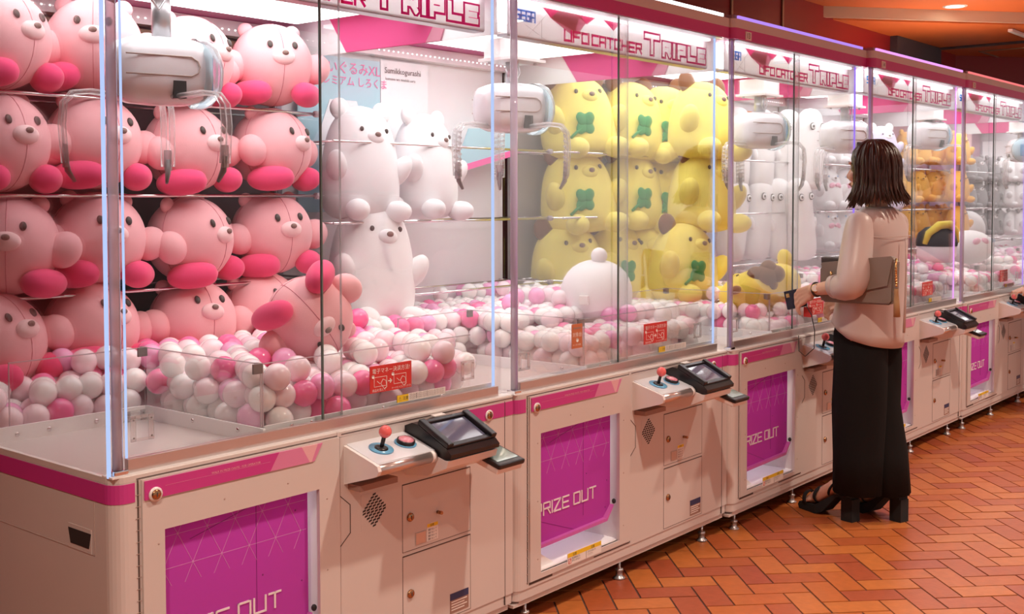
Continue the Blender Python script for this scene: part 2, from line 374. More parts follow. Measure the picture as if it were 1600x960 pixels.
# ================================================================== the claw machine (local frame: x along the row, y into the cabinet)
MW = 1.432; MD = 1.30
def arc(cx, cy, r, a0, a1, n=6): return [(cx + r*math.cos(R(a0 + (a1-a0)*i/n)), cy + r*math.sin(R(a0 + (a1-a0)*i/n))) for i in range(n+1)]
RC = .036
def outline(x1=MW, y1=MD, g=0):   # rounded front-left corner
    return arc(RC, RC, RC+g, 180, 270) + [(x1+g*.2, -g), (x1+g*.2, y1), (-g, y1)]
def add_machine():
    root = empty('claw_machine')
    # ---- cabinet: painted steel box round an open prize bay and an open chute
    mb = MB()
    mb.prism(arc(RC, RC, RC, 180, 270) + [(.129, 0), (.129, MD), (0, MD)], .13, .782)
    mb.box(.129, .620, 0, MD, .13, .168); mb.box(.129, .620, 0, .02, .652, .700); mb.box(.129, .620, .30, MD, .168, .70)
    mb.box(.129, .46, .02, .30, .652, .70)
    mb.box(.620, MW, 0, MD, .13, .782)
    mb.box(.45, .620, 0, MD, .70, .782); mb.box(.129, .45, .60, MD, .70, .782); mb.box(.129, .45, 0, .04, .70, .782)
    mb.prism(arc(RC, RC, RC-.004, 180, 270) + [(MW-.004, .004), (MW-.004, MD-.004), (.004, MD-.004)], .095, .131)
    # ledge under the glass
    mb.prism(outline(g=0), .7825, .797)
    # plain seams on the painted panels
    mb.mi = 1
    mb.strokes([[(.684, .787), (.684, .616), (.722, .583), (.722, .502), (.684, .470), (.684, .142)]], .0022, -.0012, .004)
    mb.strokes([[(.684, .790), (MW, .790)], [(.06, .788), (.684, .788)]], .0022, -.0012, .004)
    mb.strokes([[(1.392, .782), (1.392, .10)]], .002, -.001, .004)
    mb.box(.070, .200, -.001, .004, .139, .147); mb.box(.45, .68, -.001, .004, .1405, .144)
    mb.box(.060, .064, -.0012, .004, .145, .785)
    mb.mi = 2
    for k in range(22): mb.box(.056, .068, -.0016, .004, .15+.0285*k, .1512+.0285*k)
    mb.mi = 0
    mb.box(.676, .6905, -.0015, .02, .784, .797)
    mb.build('cabinet', ['cab', 'seam', 'groove'], root)
    MB().box(.03, MW-.012, .012, MD-.02, .074, .097).box(.0, .03, .012, MD-.02, .0745, .085).build('base_frame', ['cab'], root)
    MB().box(.05, MW-.03, .06, MD-.06, .068, .13).build('underside', 'under', root)
    # ---- magenta band
    mb = MB(); g = .0015
    fr = arc(RC, RC, RC+g, 180, 270) + [(.054, -g)]
    mb.prism([(-g, MD)] + fr + [(.054, .001), (RC, .004), (.004, RC), (.001, MD)], .734, .780)
    mb.build('corner_band', 'pink', root); mb = MB()
    mb.prism([(1.18, .734), (1.205, .780), (1.390, .780), (1.390, .734)], -g, .001, 'y'); mb.prism([(1.394, .734), (1.394, .780), (MW, .780), (MW, .734)], -g, .001, 'y')
    mb.mi = 1
    mb.prism([(1.145, .758), (1.16, .780), (1.205, .780), (1.18, .734), (1.16, .734)], -g, .001, 'y')
    mb.mi = 2
    mb.prism([(1.10, .775), (1.11, .780), (1.16, .780), (1.145, .758)], -g, .001, 'y')
    mb.build('magenta_band', ['pink', 'pink2', 'pink3'], root)
    # ---- prize door
    mb = MB(); y0, y1 = -.006, .006
    mb.box(.070, .129, y0, y1, .150, .784); mb.box(.607, .680, y0, y1, .150, .784); mb.box(.129, .607, y0, y1, .150, .168); mb.box(.129, .607, y0, y1, .652, .784)
    mb.mi = 1
    for x, z in ((.112, .62), (.112, .42), (.112, .22), (.634, .62), (.634, .42), (.634, .22), (.30, .69), (.50, .69)): mb.ell((x, y0, z), (.003, .0012, .003), n=8, m=4)
    door = mb.build('prize_door', ['cab', 'groove'], root)
    mb = MB(); mb.prism([(.075, .734), (.075, .780), (.47, .780), (.44, .734)], -.0092, -.0055, 'y')
    mb.mi = 1; mb.prism([(.44, .734), (.47, .780), (.545, .780), (.572, .734)], -.0092, -.0055, 'y'); mb.prism([(.600, .780), (.617, .780), (.588, .734), (.578, .734)], -.0092, -.0055, 'y'); mb.box(.13, .44, -.0096, -.009, .7595, .7602)
    mb.mi = 2; mb.prism([(.545, .780), (.600, .780), (.578, .734), (.572, .734)], -.0092, -.0055, 'y'); text_bm(mb, 'WALK IN PRIZE CHUTE · FOR OPERATOR', .008, .26, .762, -.0098, 0)
    mb.build('door_band', ['pink', 'pink2', 'pink3'], door)
    mb = MB(); L, _ = word('PRIZE OUT', .134, .352, .037, .040, .0120); mb.strokes(L, .0052, .0240, .0265)
    mb.build('lettering', 'letter_white', door)
    mb = MB(); mb.prism([(.1, .255), (.1, .66), (.592, .66), (.592, .305), (.545, .262)], .027, .033, 'y')
    mb.mi = 1
    for r, z in enumerate((.622, .540, .458)):   # triangle lattice printed on the flap
        off = .0425*(r % 2); xs = [.100 + off + .085*k for k in range(7)]
        for x in xs:
            if r < 2:
                for dx in (-.0425, .0425):
                    if .105 < x < .585 and .105 < x + dx < .585: mb.strokes([[(x, z), (x+dx*(1 if r == 0 else .55), z - .082*(1 if r == 0 else .55))]], .0011, .0262, .0272)
            if r == 0:
                for dx in (-.0165, .0165):
                    if .105 < x < .585: mb.strokes([[(x, z), (x+dx, .652)]], .0011, .0262, .0272)
            if .105 < x < .585 and r < 2: mb.ell((x, .0266, z), (.0028, .0006, .0028), n=8, m=4)
        if r < 2: mb.strokes([[(.11, z), (.585, z)]], .0011, .0262, .0272)
    mb.mi = 2; mb.strokes([[(.22, .60), (.42, .648), (.42, .30)], [(.13, .345), (.36, .262)]], .0016, .0262, .0272)
    for x, z in ((.55, .60), (.57, .54), (.57, .40), (.56, .30), (.44, .45)): mb.ell((x, .027, z), (.003, .001, .003), n=8, m=4)
    mb.build('prize_flap', ['purple', 'lilac', mat('purple_crease', (.25, .02, .22), .5)], door)
    mb = MB(); mb.lathe([(0, 0), (.016, 0), (.018, .003), (.018, .006), (.012, .007)], 20, Matrix.Translation((.103, -.006, .744)) @ Matrix.Rotation(PI/2, 4, 'X'))
    mb.mi = 1; mb.lathe([(.0125, .004), (.0125, .009), (.009, .0115), (0, .0115)], 18, Matrix.Translation((.103, -.006, .744)) @ Matrix.Rotation(PI/2, 4, 'X'))
    mb.mi = 2; mb.box(.1018, .1042, -.0185, -.0165, .738, .750)
    lk = mb.build('lock', ['white', 'brass', 'seam'], door)
    mb = MB(); mb.box(.280, .487, -.0072, -.0055, .154, .197); mb.mi = 1; mb.box(.281, .486, -.0076, -.0068, .1815, .1965); mb.mi = 2
    text_bm(mb, '注意', .012, .31, .184, -.0079, 0); text_bm(mb, '注意', .012, .42, .184, -.0079, 0); text_bm(mb, '景品取出口に', .0085, .305, .1725, -.0076, 0); text_bm(mb, '手を入れない', .0085, .305, .163, -.0076, 0)
    text_bm(mb, 'さわらないで', .0085, .40, .1725, -.0076, 0); text_bm(mb, 'ください', .0085, .40, .163, -.0076, 0); mb.strokes([[(.392, .181), (.392, .155)]], .001, -.0078, -.007)
    mb.mi = 3; mb.strokes([[(.286, .160), (.286, .176), (.300, .176), (.300, .160), (.286, .160), (.300, .176)]], .0016, -.0078, -.007)
    mb.build('warning_sticker', ['paper', 'yellow_label', 'ink', 'red'], door)
    # prize bay behind the flap
    mb = MB(); mb.box(.129, .62, .285, .30, .168, .652); mb.box(.129, .62, .01, .29, .166, .170); mb.prism([(.12, .168), (.12, .25), (.25, .168)], .03, .285, 'y')
    mb.mi = 1; mb.prism([(.129, .245), (.129, .256), (.545, .264), (.592, .306), (.592, .30), (.55, .252)], .010, .05, 'y')
    mb.mi = 2; mb.ell((.604, .018, .315), (.008, .008, .010), n=10, m=6)
    mb.build('prize_bay', ['bright', 'purple2', 'blackmat'], root)
    MB().box(.16, .56, .10, .25, .642, .651).build('bay_lamp', 'bay_lamp', root)
    # ---- service side
    mb = MB(); mb.box(.763, .864, -.0006, .002, .493, .601)
    mb.mi = 1
    for rI in range(12):
        z = .500 + .0082*rI*1.02; half = (6.4 - abs(rI - 5.5))/6.4
        n = max(1, int(round(half*6)))
        for k in range(n):
            x = .8135 + (k - (n-1)/2)*.0155 + (0 if rI % 2 else 0)
            mb.prism([(x-.0066, z-.0012), (x-.0050, z+.0042), (x+.0066, z+.0062), (x+.0050, z+.0008)], -.0012, .001, 'y')
    mb.build('speaker_grille', ['cab', 'under'], root)
    def sdoor(z0, z1, lockz):
        mb = MB(); mb.box(.9265, 1.2225, -.0006, .003, z0, z1); mb.mi = 1; w = .0022
        mb.strokes([[(.926, z0), (1.223, z0), (1.223, z1), (.926, z1), (.926, z0)]], .0014, -.0010, .002)
        mb.box(.926, 1.223, -.0016, .002, z1-.0024, z1); 
        d = mb.build('service_door', ['cab', 'seam'], root)
        mb = MB(); mb.lathe([(.0135, 0), (.0135, .004), (.010, .007), (0, .007)], 18, Matrix.Translation((.957, -.0005, lockz)) @ Matrix.Rotation(PI/2, 4, 'X'))
        mb.mi = 1; mb.box(.9555, .9585, -.0085, -.007, lockz-.006, lockz+.006); mb.build('lock', ['brass', 'seam'], d); return d
    d1 = sdoor(.392, .598, .494); d2 = sdoor(.138, .380, .260)
    mb = MB(); mb.tube([(1.075, 0, .484), (1.072, -.022, .485)], .0055); mb.build('peg', 'brass', d1)
    mb = MB(); mb.box(.978, 1.024, -.0022, .001, .402, .440); mb.mi = 1; mb.box(.981, 1.021, -.0026, -.002, .404, .437); mb.build('coin_slot', ['grey', 'alu'], d1)
    mb = MB(); mb.box(1.028, 1.076, -.0016, .001, .402, .456); mb.mi = 1; mb.box(1.029, 1.075, -.002, -.001, .445, .4555); mb.mi = 2; text_bm(mb, '注意', .009, 1.04, .447, -.0023, 0)
    for k in range(4): text_bm(mb, '開けないで', .0075, 1.033, .434-.0095*k, -.0019, 0)
    mb.build('sticker', ['paper', 'yellow_label', 'ink'], d1)
    mb = MB(); mb.box(1.128, 1.213, -.0016, .001, .146, .210); mb.mi = 1; mb.box(1.1285, 1.2125, -.002, -.001, .188, .2095); mb.mi = 2
    for k in range(4): mb.box(1.134, 1.205 - .012*(k % 2), -.0019, -.001, .180-.0085*k, .1835-.0085*k)
    mb.build('nameplate', ['brownlab', 'navy', 'paper'], d2)
    mb = MB(); M = Matrix.Translation((1.312, 0, .750)) @ Matrix.Rotation(PI/2, 4, 'X'); mb.lathe([(0, 0), (.016, 0), (.018, .003), (.018, .005), (.012, .006)], 20, M); mb.mi = 1; mb.lathe([(.0125, .003), (.0125, .008), (.009, .0105), (0, .0105)], 18, M); mb.mi = 2; mb.box(1.311, 1.313, -.0125, -.0105, .744, .756)
    mb.build('panel_lock', ['white', 'brass', 'seam'], root)
    # ---- control panel
    mb = MB(); side = [(0, .756), (0, .645), (-.122, .683), (-.136, .690), (-.141, .702), (-.136, .716), (-.120, .722)]
    def side_arm(x0, x1): mb.prism(side, x0, x1, 'x')
    side_arm(.700, .712)
    inner = [(0, .748), (0, .652), (-.118, .688), (-.128, .700), (-.118, .714)]
    mb.prism(inner, .704, .94, 'x')
    mb.mi = 1; mb.prism([(0, .759), (0, .752), (-.128, .714), (-.126, .721)], .711, .935, 'x')
    mb.mi = 2; mb.tube([(.712, -.122, .702), (.915, -.122, .702)], .0175, 14)
    mb.mi = 0; mb.tube([(.915, -.122, .702), (.932, -.122, .702)], .0185, 14)
    mb.mi = 3; mb.box(.715, .86, -.05, 0, .628, .645)
    cp = mb.build('control_panel', ['white', 'deck', 'alu', 'brownlab'], root)
    sl = math.atan2(.038, .127); Rm = Matrix.Rotation(sl, 4, 'X')
    mb = MB(); T = Matrix.Translation((.785, -.062, .7425)) @ Rm
    mb.mi = 2; mb.lathe([(0, 0), (.036, 0), (.036, .0008), (0, .0008)], 24, T)
    mb.mi = 0; mb.lathe([(.020, .0008), (.020, .003), (.012, .006), (.0, .006)], 20, T); mb.tube([T @ Vector((0, 0, .002)), T @ Vector((.004, .002, .036))], .0062)
    mb.mi = 1; mb.ell(T @ Vector((.005, .003, .050)), .0185, n=20, m=12)
    mb.build('joystick', ['black', 'ballred', 'deckblue'], cp)
    mb = MB(); T = Matrix.Translation((.880, -.062, .7425)) @ Rm
    mb.mi = 2; mb.lathe([(0, 0), (.033, 0), (.033, .0006), (0, .0006)], 24, T)
    mb.mi = 0; mb.lathe([(.027, 0), (.027, .010), (.024, .012), (.023, .011)], 24, T); mb.mi = 1; mb.lathe([(.0235, .010), (.022, .0135), (.012, .016), (0, .0165)], 24, T)
    mb.build('push_button', ['black', 'btn', 'deckblue'], cp)
    # payment terminal
    mb = MB(); prof = [(.004, .775), (-.030, .788), (-.055, .785), (-.172, .727), (-.188, .712), (-.186, .700), (-.160, .694), (.004, .730)]
    mb.prism(prof, .938, 1.150, 'x')
    sl2 = math.atan2(.058, .117); T = Matrix.Translation((1.044, -.112, .7575)) @ Matrix.Rotation(sl2, 4, 'X')
    for a, b, c, d in ((-.106, -.082, -.068, .068), (.082, .106, -.068, .068)): mb.box(a, b, c, d, 0, .016, .004, T)
    mb.box(-.085, .085, .052, .068, 0, .010, .003, T); mb.box(-.085, .085, -.068, -.05, 0, .007, .003, T)
    term = mb.build('payment_terminal', 'black', root)
    mb = MB(); mb.box(-.078, .078, -.048, .05, .001, .004, 0, T); mb.mi = 1; mb.box(-.058, -.01, .066, .085, -.001, .002, 0, Matrix.Translation((1.10, -.02, .789)) @ Matrix.Rotation(.1, 4, 'X') @ Matrix.Translation((0, -.07, 0)))
    mb.build('screen', ['screen', 'paper'], term)
    MB().prism([(0, .735), (-.165, .694), (-.180, .694), (-.172, .672), (-.10, .640), (0, .628)], .935, 1.150, 'x').build('terminal_base', 'white', root)
    mb = MB(); T = Matrix.Translation((1.185, -.130, .668)) @ Matrix.Rotation(.28, 4, 'X'); mb.box(-.058, .062, -.082, .075, -.012, .004, .006, T); mb.mi = 1; mb.box(-.046, .050, -.060, .055, .003, .0055, 0, T)
    mb.mi = 2; mb.box(-.055, .06, -.075, .07, -.030, -.011, .004, T); mb.box(-.03, .03, .06, .15, -.04, -.012, 0, T)
    mb.build('card_reader', ['black', 'screen_g', 'white'], root)
    # ---- sill rail, glass, posts
    MB().box(.05, 1.385, .020, .036, .797, .834, .002).build('sill_rail', 'alu', root)
    MB().box(.0, MW, .004, .05, .7965, .8005).build('sill_ledge', 'white', root)
    def pane(nm, x0, x1, y0, y1, z0, z1, m=('glass', 'glass_edge'), edges='', e=.0022):
        mb = MB(); mb.box(x0, x1, y0, y1, z0, z1); mb.mi = 1
        if 'l' in edges: mb.box(x0-.0003, x0+e, y0-.0006, y1+.0006, z0, z1)
        if 'r' in edges: mb.box(x1-e, x1+.0003, y0-.0006, y1+.0006, z0, z1)
        return mb.build(nm, list(m), root)
    pane('front_glass', .052, .7375, .046, .051, .834, 2.132, edges='r', e=.002, m=('glass', 'pane_edge')); pane('front_glass', .655, 1.385, .034, .039, .834, 2.132, edges='l', e=.0045)
    pane('side_glass', MW-.012, MW-.007, .05, 1.24, .80, 2.132, edges='', m=('glass', 'glass_edge'))
    mb = MB(); mb.tube([(.027, .027, .80), (.027, .027, 2.134)], .0125, 12); mb.mi = 1; mb.box(.010, .046, .010, .046, .797, .812, .003); mb.build('corner_post', ['post', 'chrome'], root)
    mb = MB(); mb.tube([(.027, MD-.05, .80), (.027, MD-.05, 2.134)], .0125, 12); mb.build('corner_post', ['post', 'chrome'], root)
    MB().box(.058, .062, .040, .045, .80, 2.134).build('led_edge', 'led_violet', root)
    MB().box(1.376, 1.3845, .036, .042, .80, 2.134).build('led_edge', 'led_violet', root)
    MB().box(1.385, 1.426, .042, .046, .80, 2.134).build('corner_pane', 'acrylic', root)
    # ---- header
    mb = MB(); mb.prism(outline(g=0), 2.134, 2.181); mb.mi = 1; mb.prism(outline(g=0), 2.181, 2.219); mb.mi = 2; mb.box(.05, 1.39, .008, .05, 2.131, 2.1342)
    mb.build('header_band', ['pink', 'cab', 'grey'], root)
    mb = MB(); mb.prism([(x*.985+.008, max(y, .012)) for x, y in outline(g=-.004)], 2.219, 2.236)
    mb.build('roof_cap', 'clearplastic', root)
    MB().box(.045, 1.392, .002, .0125, 2.221, 2.2345, .002).build('led_bar', 'led_violet', root)
    MB().box(.07, 1.36, .115, 1.0, 2.118, 2.131, .002).build('light_panel', 'panel', root)
    # ---- banner behind the glass with the lettering
    MB().box(.055, 1.385, .0765, .0795, 2.008, 2.132).build('banner_board', 'film', root)
    MB().box(.055, 1.385, .080, .125, 2.004, 2.012).build('banner_shelf', 'grey', root)
    mb = MB(); yb = .0745
    def tri(p, m): mb.mi = m; mb.prism(p, yb, .0762, 'y')
    tri([(.235, 2.131), (.292, 2.090), (.350, 2.131)], 0); tri([(.350, 2.131), (.292, 2.090), (.437, 2.058), (.437, 2.060), (.470, 2.131)], 1)
    tri([(.292, 2.090), (.437, 2.036), (.500, 2.095), (.455, 2.131), (.35, 2.131)], 1); tri([(.40, 2.131), (.509, 2.093), (.575, 2.131)], 0); tri([(.60, 2.131), (.68, 2.088), (.735, 2.131)], 0)
    mb.mi = 2; mb.strokes([[(.15, 2.05), (.26, 2.012)], [(.27, 2.10), (.16, 2.012)], [(.24, 2.075), (.24, 2.012)], [(.60, 2.05), (.72, 2.012)], [(.75, 2.09), (.83, 2.012)]], .0008, yb+.0006, .0762)
    mb.build('banner_print', ['film_pink', 'film_rose', 'line_grey'], root)
    mb = MB(); L, _ = word('SEGA', .098, 2.064, .021, .033, .0065); mb.mi = 0; mb.strokes(L, .0066, .0740, .0763); mb.build('maker_lettering', ['film_blue', 'film'], root)
    mb = MB(); y0 = .0540
    L, _ = word('UFO', .345, 2.017, .040, .035, .0125); L2, _ = word('CATCHER', .513, 2.017, .036, .035, .0125)
    mb.mi = 0; mb.strokes(L + L2, .0088, y0, y0+.0012); mb.build('lettering', ['film_hot', 'film'], root); mb = MB()
    T1, _ = word('T', .873, 2.030, .088, .060, 0); T2, _ = word('RIPLE', 1.003, 2.029, .045, .041, .0345)
    mb.mi = 0; outline_word(mb, T1, .034, .019, y0, y0+.001)
    for k in range(5): outline_word(mb, word('RIPLE'[k], 1.003 + (0, .0795, .114, .1935, .273)[k], 2.029, .045, .041, 0)[0], .034, .019, y0, y0+.001)
    mb.build('lettering', ['film_hot', 'film'], root)
    MB().box(.06, 1.38, .058, .073, 2.122, 2.1315).build('header_fill_light', 'header_fill_light', root)  # added glowing strip, brightens the lettering and banner front
    MB().box(.07, 1.36, .086, .108, 2.094, 2.112, .003).build('plush_fill_light', 'plush_fill_light', root)  # added glowing strip, fill light for the plush fronts
    # ---- partition header on the side glass
    mb = MB(); mb.box(MW-.006, MW-.003, .06, 1.24, 2.0, 2.132); mb.mi = 1
    mb.prism([(.79, 2.001), (.38, 2.001), (.30, 2.131), (.88, 2.131)], MW-.0130, MW-.0022, 'x'); mb.mi = 2; mb.prism([(.38, 2.001), (.34, 2.06), (.30, 2.131), (.26, 2.131), (.31, 2.001)], MW-.0132, MW-.002, 'x')
    mb.build('partition_banner', ['film', 'film_pink', 'film_rose'], root)
    # ---- back
    MB().box(.01, MW-.01, 1.25, 1.262, .80, 2.132).build('back_board', 'backgrey', root)
    mb = MB(); mb.box(.01, MW-.01, 1.19, 1.25, 2.075, 2.132); mb.mi = 1
    for k in range(46): mb.box(.06+.029*k, .066+.029*k, 1.1885, 1.191, 2.095, 2.099)
    mb.build('back_rail', ['white', 'panel'], root)
    # ---- ball pit tray and chute
    mb = MB(); mb.box(.47, MW-.015, .04, 1.25, .797, .803); mb.box(.01, .47, .60, 1.25, .797, .803)
    mb.build('pit_floor', 'white', root)
    mb = MB(); mb.box(.012, .462, .598, .606, .70, .838); mb.box(.456, .464, .04, .606, .70, .838); mb.box(.47, 1.40, .052, .058, .797, .842)
    mb.mi = 1; mb.box(.14, .45, .05, .595, .7005, .7035)
    mb.mi = 2
    for x in (.07, .16, .30, .40): mb.ell((x, .597, .815), (.007, .004, .007), n=10, m=6)
    for x in (.56, .63, .90, 1.15): mb.ell((x, .0515, .828), (.007, .004, .007), n=10, m=6)
    for yy in (.15, .36): mb.ell((.4555, yy, .822), (.004, .007, .007), n=10, m=6)
    mb.build('prize_chute', ['bright', 'white', 'chrome'], root)
    def fr(nm, x, y, z):
        mb = MB(); 
        for a, b, c, d in ((0, .062, 0, .008), (0, .062, .056, .064), (0, .014, 0, .064), (.048, .062, 0, .064)): mb.box(x+a, x+b, y-.004, y, z+c, z+d, .0015)
        mb.mi = 1
        for a in (.007, .055):
            for c in (.010, .054): mb.ell((x+a, y-.005, z+c), (.0028, .0015, .0028), n=8, m=4)
        mb.build(nm, ['clearplastic', 'clip'], root)
    fr('sensor_bracket', .39, .596, .765); fr('sensor_bracket', 1.235, .050, .866); fr('sensor_bracket', .075, .050, .866)
    def acr(x0, x1, y0, y1, z0, z1):
        mb = MB(); mb.box(x0, x1, y0, y1, z0, z1-.003); mb.mi = 1; mb.box(x0-.0003, x1+.0003, y0-.0003, y1+.0003, z1-.003, z1)
        if x1-x0 > y1-y0: mb.box(x0-.0004, x0+.0026, y0-.0004, y1+.0004, z0, z1)
        else: mb.box(x0-.0004, x1+.0004, y0-.0004, y0+.0026, z0, z1)
        mb.build('acrylic_guard', ['acrylic', 'acredge'], root)
    acr(.055, .462, .607, .610, .838, 1.012); acr(.464, .467, .06, .606, .838, 1.012); acr(.47, 1.29, .0585, .0615, .838, 1.012)
    for x, y in ((.464, .606), (.467, .062)):
        MB().box(x-.026, x+.003, y-.005, y+.003, .985, 1.012, .001).box(x-.003, x+.005, y-.003, y+.026, .985, 1.012, .001).build('guard_clip', 'clip', root)
    # ---- feet
    for x in (.090, .665, 1.285):
        for y in (.035, 1.2):
            mb = MB(); M = Matrix.Translation((x, y, 0)); mb.lathe([(0, 0), (.022, 0), (.024, .004), (.018, .008), (.013, .012), (.013, .03), (.016, .031), (.016, .038), (.012, .04), (.0065, .041), (.0065, .078)], 14, M)
            mb.mi = 0; mb.lathe([(.016, .068), (.016, .075)], 12, M); mb.build('levelling_foot', 'grey', root)
    return root
def shelf(root, z, y=.93, x0=.03, x1=1.405):
    mb = MB(); mb.tube([(x0, y, z), (x1, y, z)], .0055, 10); mb.tube([(x0, 1.18, z), (x1, 1.18, z)], .0045, 8)
    for x in (x0+.02, x1-.01): mb.tube([(x, y, z), (x, 1.25, z)], .0045, 8)
    mb.mi = 1; mb.lathe([(0, -.014), (.011, -.012), (.011, .012), (0, .014)], 12, Matrix.Translation((x1-.01, y, z)) @ Matrix.Rotation(PI/2, 4, 'Y')); mb.box(x1-.018, x1-.002, y-.008, y+.008, z-.012, z+.012, .002)
    return mb.build('shelf_rod', ['chrome', 'acredge'], root)
def add_claw(root, x, y, z, yaw, textured=False, cz=1.975):
    """claw head hanging from its carriage"""
    mb = MB(); mb.box(x-.085, x+.085, y-.07, y+.07, cz+.01, min(cz+.085, 2.112), .004); mb.box(x-.10, x+.10, y-.085, y+.085, cz, cz+.011); mb.mi = 1
    for a in (-.07, .07):
        for b in (-.055, .055): mb.lathe([(.006, cz-.009), (.006, cz+.001)], 8, Matrix.Translation((x+a, y+b, 0)))
    car = mb.build('carriage', ['white', 'grey'], root)
    MB().box(.02, 1.40, y-.035, y+.035, 2.075, 2.112, .004).build('gantry_beam', 'bright', root)
    mb = MB(); mb.tube([(x+.0, y, z+.08), (x, y, cz+.005)], .026, 18); mb.tube([(x-.055, y-.05, cz), (x-.065, y-.05, cz-.05), (x-.04, y-.05, cz-.08), (x-.015, y-.05, cz-.045), (x-.03, y-.05, cz)], .004, 8); mb.build('pole', 'grey', root)
    T = Matrix.Translation((x, y, z)) @ Matrix.Rotation(yaw, 4, 'Z')
    mb = MB(); mb.sm = True
    P = [(-.150, .0, 0), (-.147, .05, .0), (-.13, .082, 0), (-.09, .098, .0), (-.02, .104, 0), (.06, .102, 0), (.10, .094, 0), (.118, .080, 0), (.124, .06, 0), (.126, 0, 0)]
    n = 28; rings = []
    for px, r, _ in P:
        ring = []
        for k in range(n):
            a = 2*PI*k/n; c, s_ = math.cos(a), math.sin(a); e = .62
            ring.append(mb.bm.verts.new(T @ Vector((px, r*.92*math.copysign(abs(c)**e, c), r*.92*math.copysign(abs(s_)**e, s_)))))
        rings.append(ring)
    for a, b in zip(rings, rings[1:]):
        for k in range(n): mb._f([a[k], a[(k+1) % n], b[(k+1) % n], b[k]])
    mb._f(rings[0][::-1]); mb._f(rings[-1])
    bmesh.ops.remove_doubles(mb.bm, verts=mb.bm.verts[:], dist=.0005)
    mb.sm = False
    body = mb.build('claw_body', ['claw'], root)
    for s_ in (-1, 1):   # recessed side line and dark slot
        mb = MB(); yy = s_*.0945
        mb.mi = 0; mb.tube([T @ Vector(p) for p in ((-.125, yy*.97, .035), (.05, yy*1.01, .035), (.068, yy, .024), (.074, yy, .008), (.068, yy, -.008), (.05, yy*1.01, -.018), (-.125, yy*.97, -.018))], .0022, 6)
        mb.mi = 1; mb.box(.0, .034, min(yy*1.045, yy*.9), max(yy*1.045, yy*.9), -.080, -.032, 0, T)
        mb.build('shell_line', ['groove', 'under'], body)
    mb = MB(); mb.lathe([(.100, .0), (.102, .02), (.094, .045), (.072, .062), (.04, .070), (0, .072)], 24, T @ Matrix.Translation((.088, 0, 0)) @ Matrix.Rotation(PI/2, 4, 'Y'))
    mb.mi = 1; mb.box(.125, .132, -.04, .04, -.05, .045, .003, T)
    mb.build('visor', ['visor', 'deckblue'], body)
    for k, a in enumerate((168, 48, -72)):
        ca, sa = math.cos(R(a)), math.sin(R(a)); mb = MB(); up = Vector((0, 0, 1)); d = Vector((ca, sa, 0)); tn = Vector((-sa, ca, 0)); c0 = Vector((x - .03*math.cos(yaw), y, z))
        for off in (-.012, .012):
            pts = [c0 + d*.075 + up*-.075, c0 + d*.17 + up*-.066, c0 + d*.215 + up*-.072, c0 + d*.238 + up*-.10, c0 + d*.243 + up*-.16, c0 + d*.236 + up*-.26]
            mb.tube([p + tn*off for p in pts], .009 if not textured else .011, 8, flat=.8)
        if textured:
            for q in range(9):
                p = c0 + d*.236 + up*(-.09-.02*q); mb.tube([p - tn*.022, p + tn*.022 + up*-.012], .005, 6)
        arm = mb.build('claw_arm', 'clearplastic', body)
        mb = MB(); e = c0 + d*.236 + up*-.26; mb.box(-.011, .011, -.005, .005, -.012, .05, .002, Matrix.Translation(e) @ Matrix.Rotation(R(a)+PI/2, 4, 'Z')); mb.mi = 1
        mb.tube([e + up*.02, e + up*-.02 - d*.006, e + up*-.05 - d*.024], [.010, .011, .006], 8, flat=.6)
        mb.build('claw_tip', ['acredge', 'clip'], arm)
    return body

# ================================================================== cabinets in a row
def at(u, v, x=None, y=None, z=None):
    """the point on a world plane that photo pixel (u, v) looks at"""
    d = _r*((u-800)/F_PX) + _u*((CY-v)/F_PX) + _fwd
    t = (x-CAM.x)/d.x if x is not None else ((y-CAM.y)/d.y if y is not None else (z-CAM.z)/d.z)
    return CAM + d*t
MX = [1.436, 2.904, 4.341, 5.753, 7.191, 8.627, 10.062, 11.497]
SX = [1.025, 1.0, .986, 1.004, 1.0, 1.0, 1.0, 1.0]
DY = [0, -.013, -.036, -.076, -.087, -.087, -.087, -.087]
MLAB = ['nearest claw machine, stocked with round pink plush toys', 'second nearest claw machine, white plush bears on its shelves', 'claw machine numbered 13 stocked with yellow plush toys, woman before it',
        'claw machine numbered 14 with tall white bolster plushes', 'claw machine numbered 15 with small white and lilac plushes', 'far claw machine with orange plush toys on shelves',
        'far claw machine stocked with grey bagged plush toys', 'last claw machine at the far end of the row']
BACK = ['backdark', 'backwhite', 'backgrey', 'backwhite', 'backwhite', 'backwine', 'backwine', 'backwhite']
BAR = ['led_white', 'led_white', 'led_purple', 'led_pink', 'led_coral', 'led_coral', 'led_pink', 'led_coral']
EDGE = [('led_blue', 'led_blue'), ('led_violet', 'led_blue'), ('led_violet', 'led_violet'), ('led_purple', 'led_pink'), ('led_pink', 'led_purple')] + [('led_pink', 'led_pink')]*3
def omat(o, i, m):
    o.material_slots[i].link = 'OBJECT'; o.material_slots[i].material = MT[m]
proto = add_machine()
MACH = []
for i in range(8):
    r = proto if i == 0 else copy_tree(proto)
    MACH.append(r)
for i, r in enumerate(MACH):
    r.location = (MX[i], DY[i], 0); r.scale = (SX[i], 1, 1)
    tag(r, MLAB[i], 'claw machine', 'row of claw machines')
    n = 0
    for c in [c for c in bpy.data.objects if c.parent == r]:
        b = c.name.split('.')[0]
        if b == 'back_board': omat(c, 0, BACK[i])
        if b == 'led_bar': omat(c, 0, BAR[i])
        if b == 'led_edge':
            omat(c, 0, EDGE[i][0 if c.bound_box[0][0] < .5 else 1])
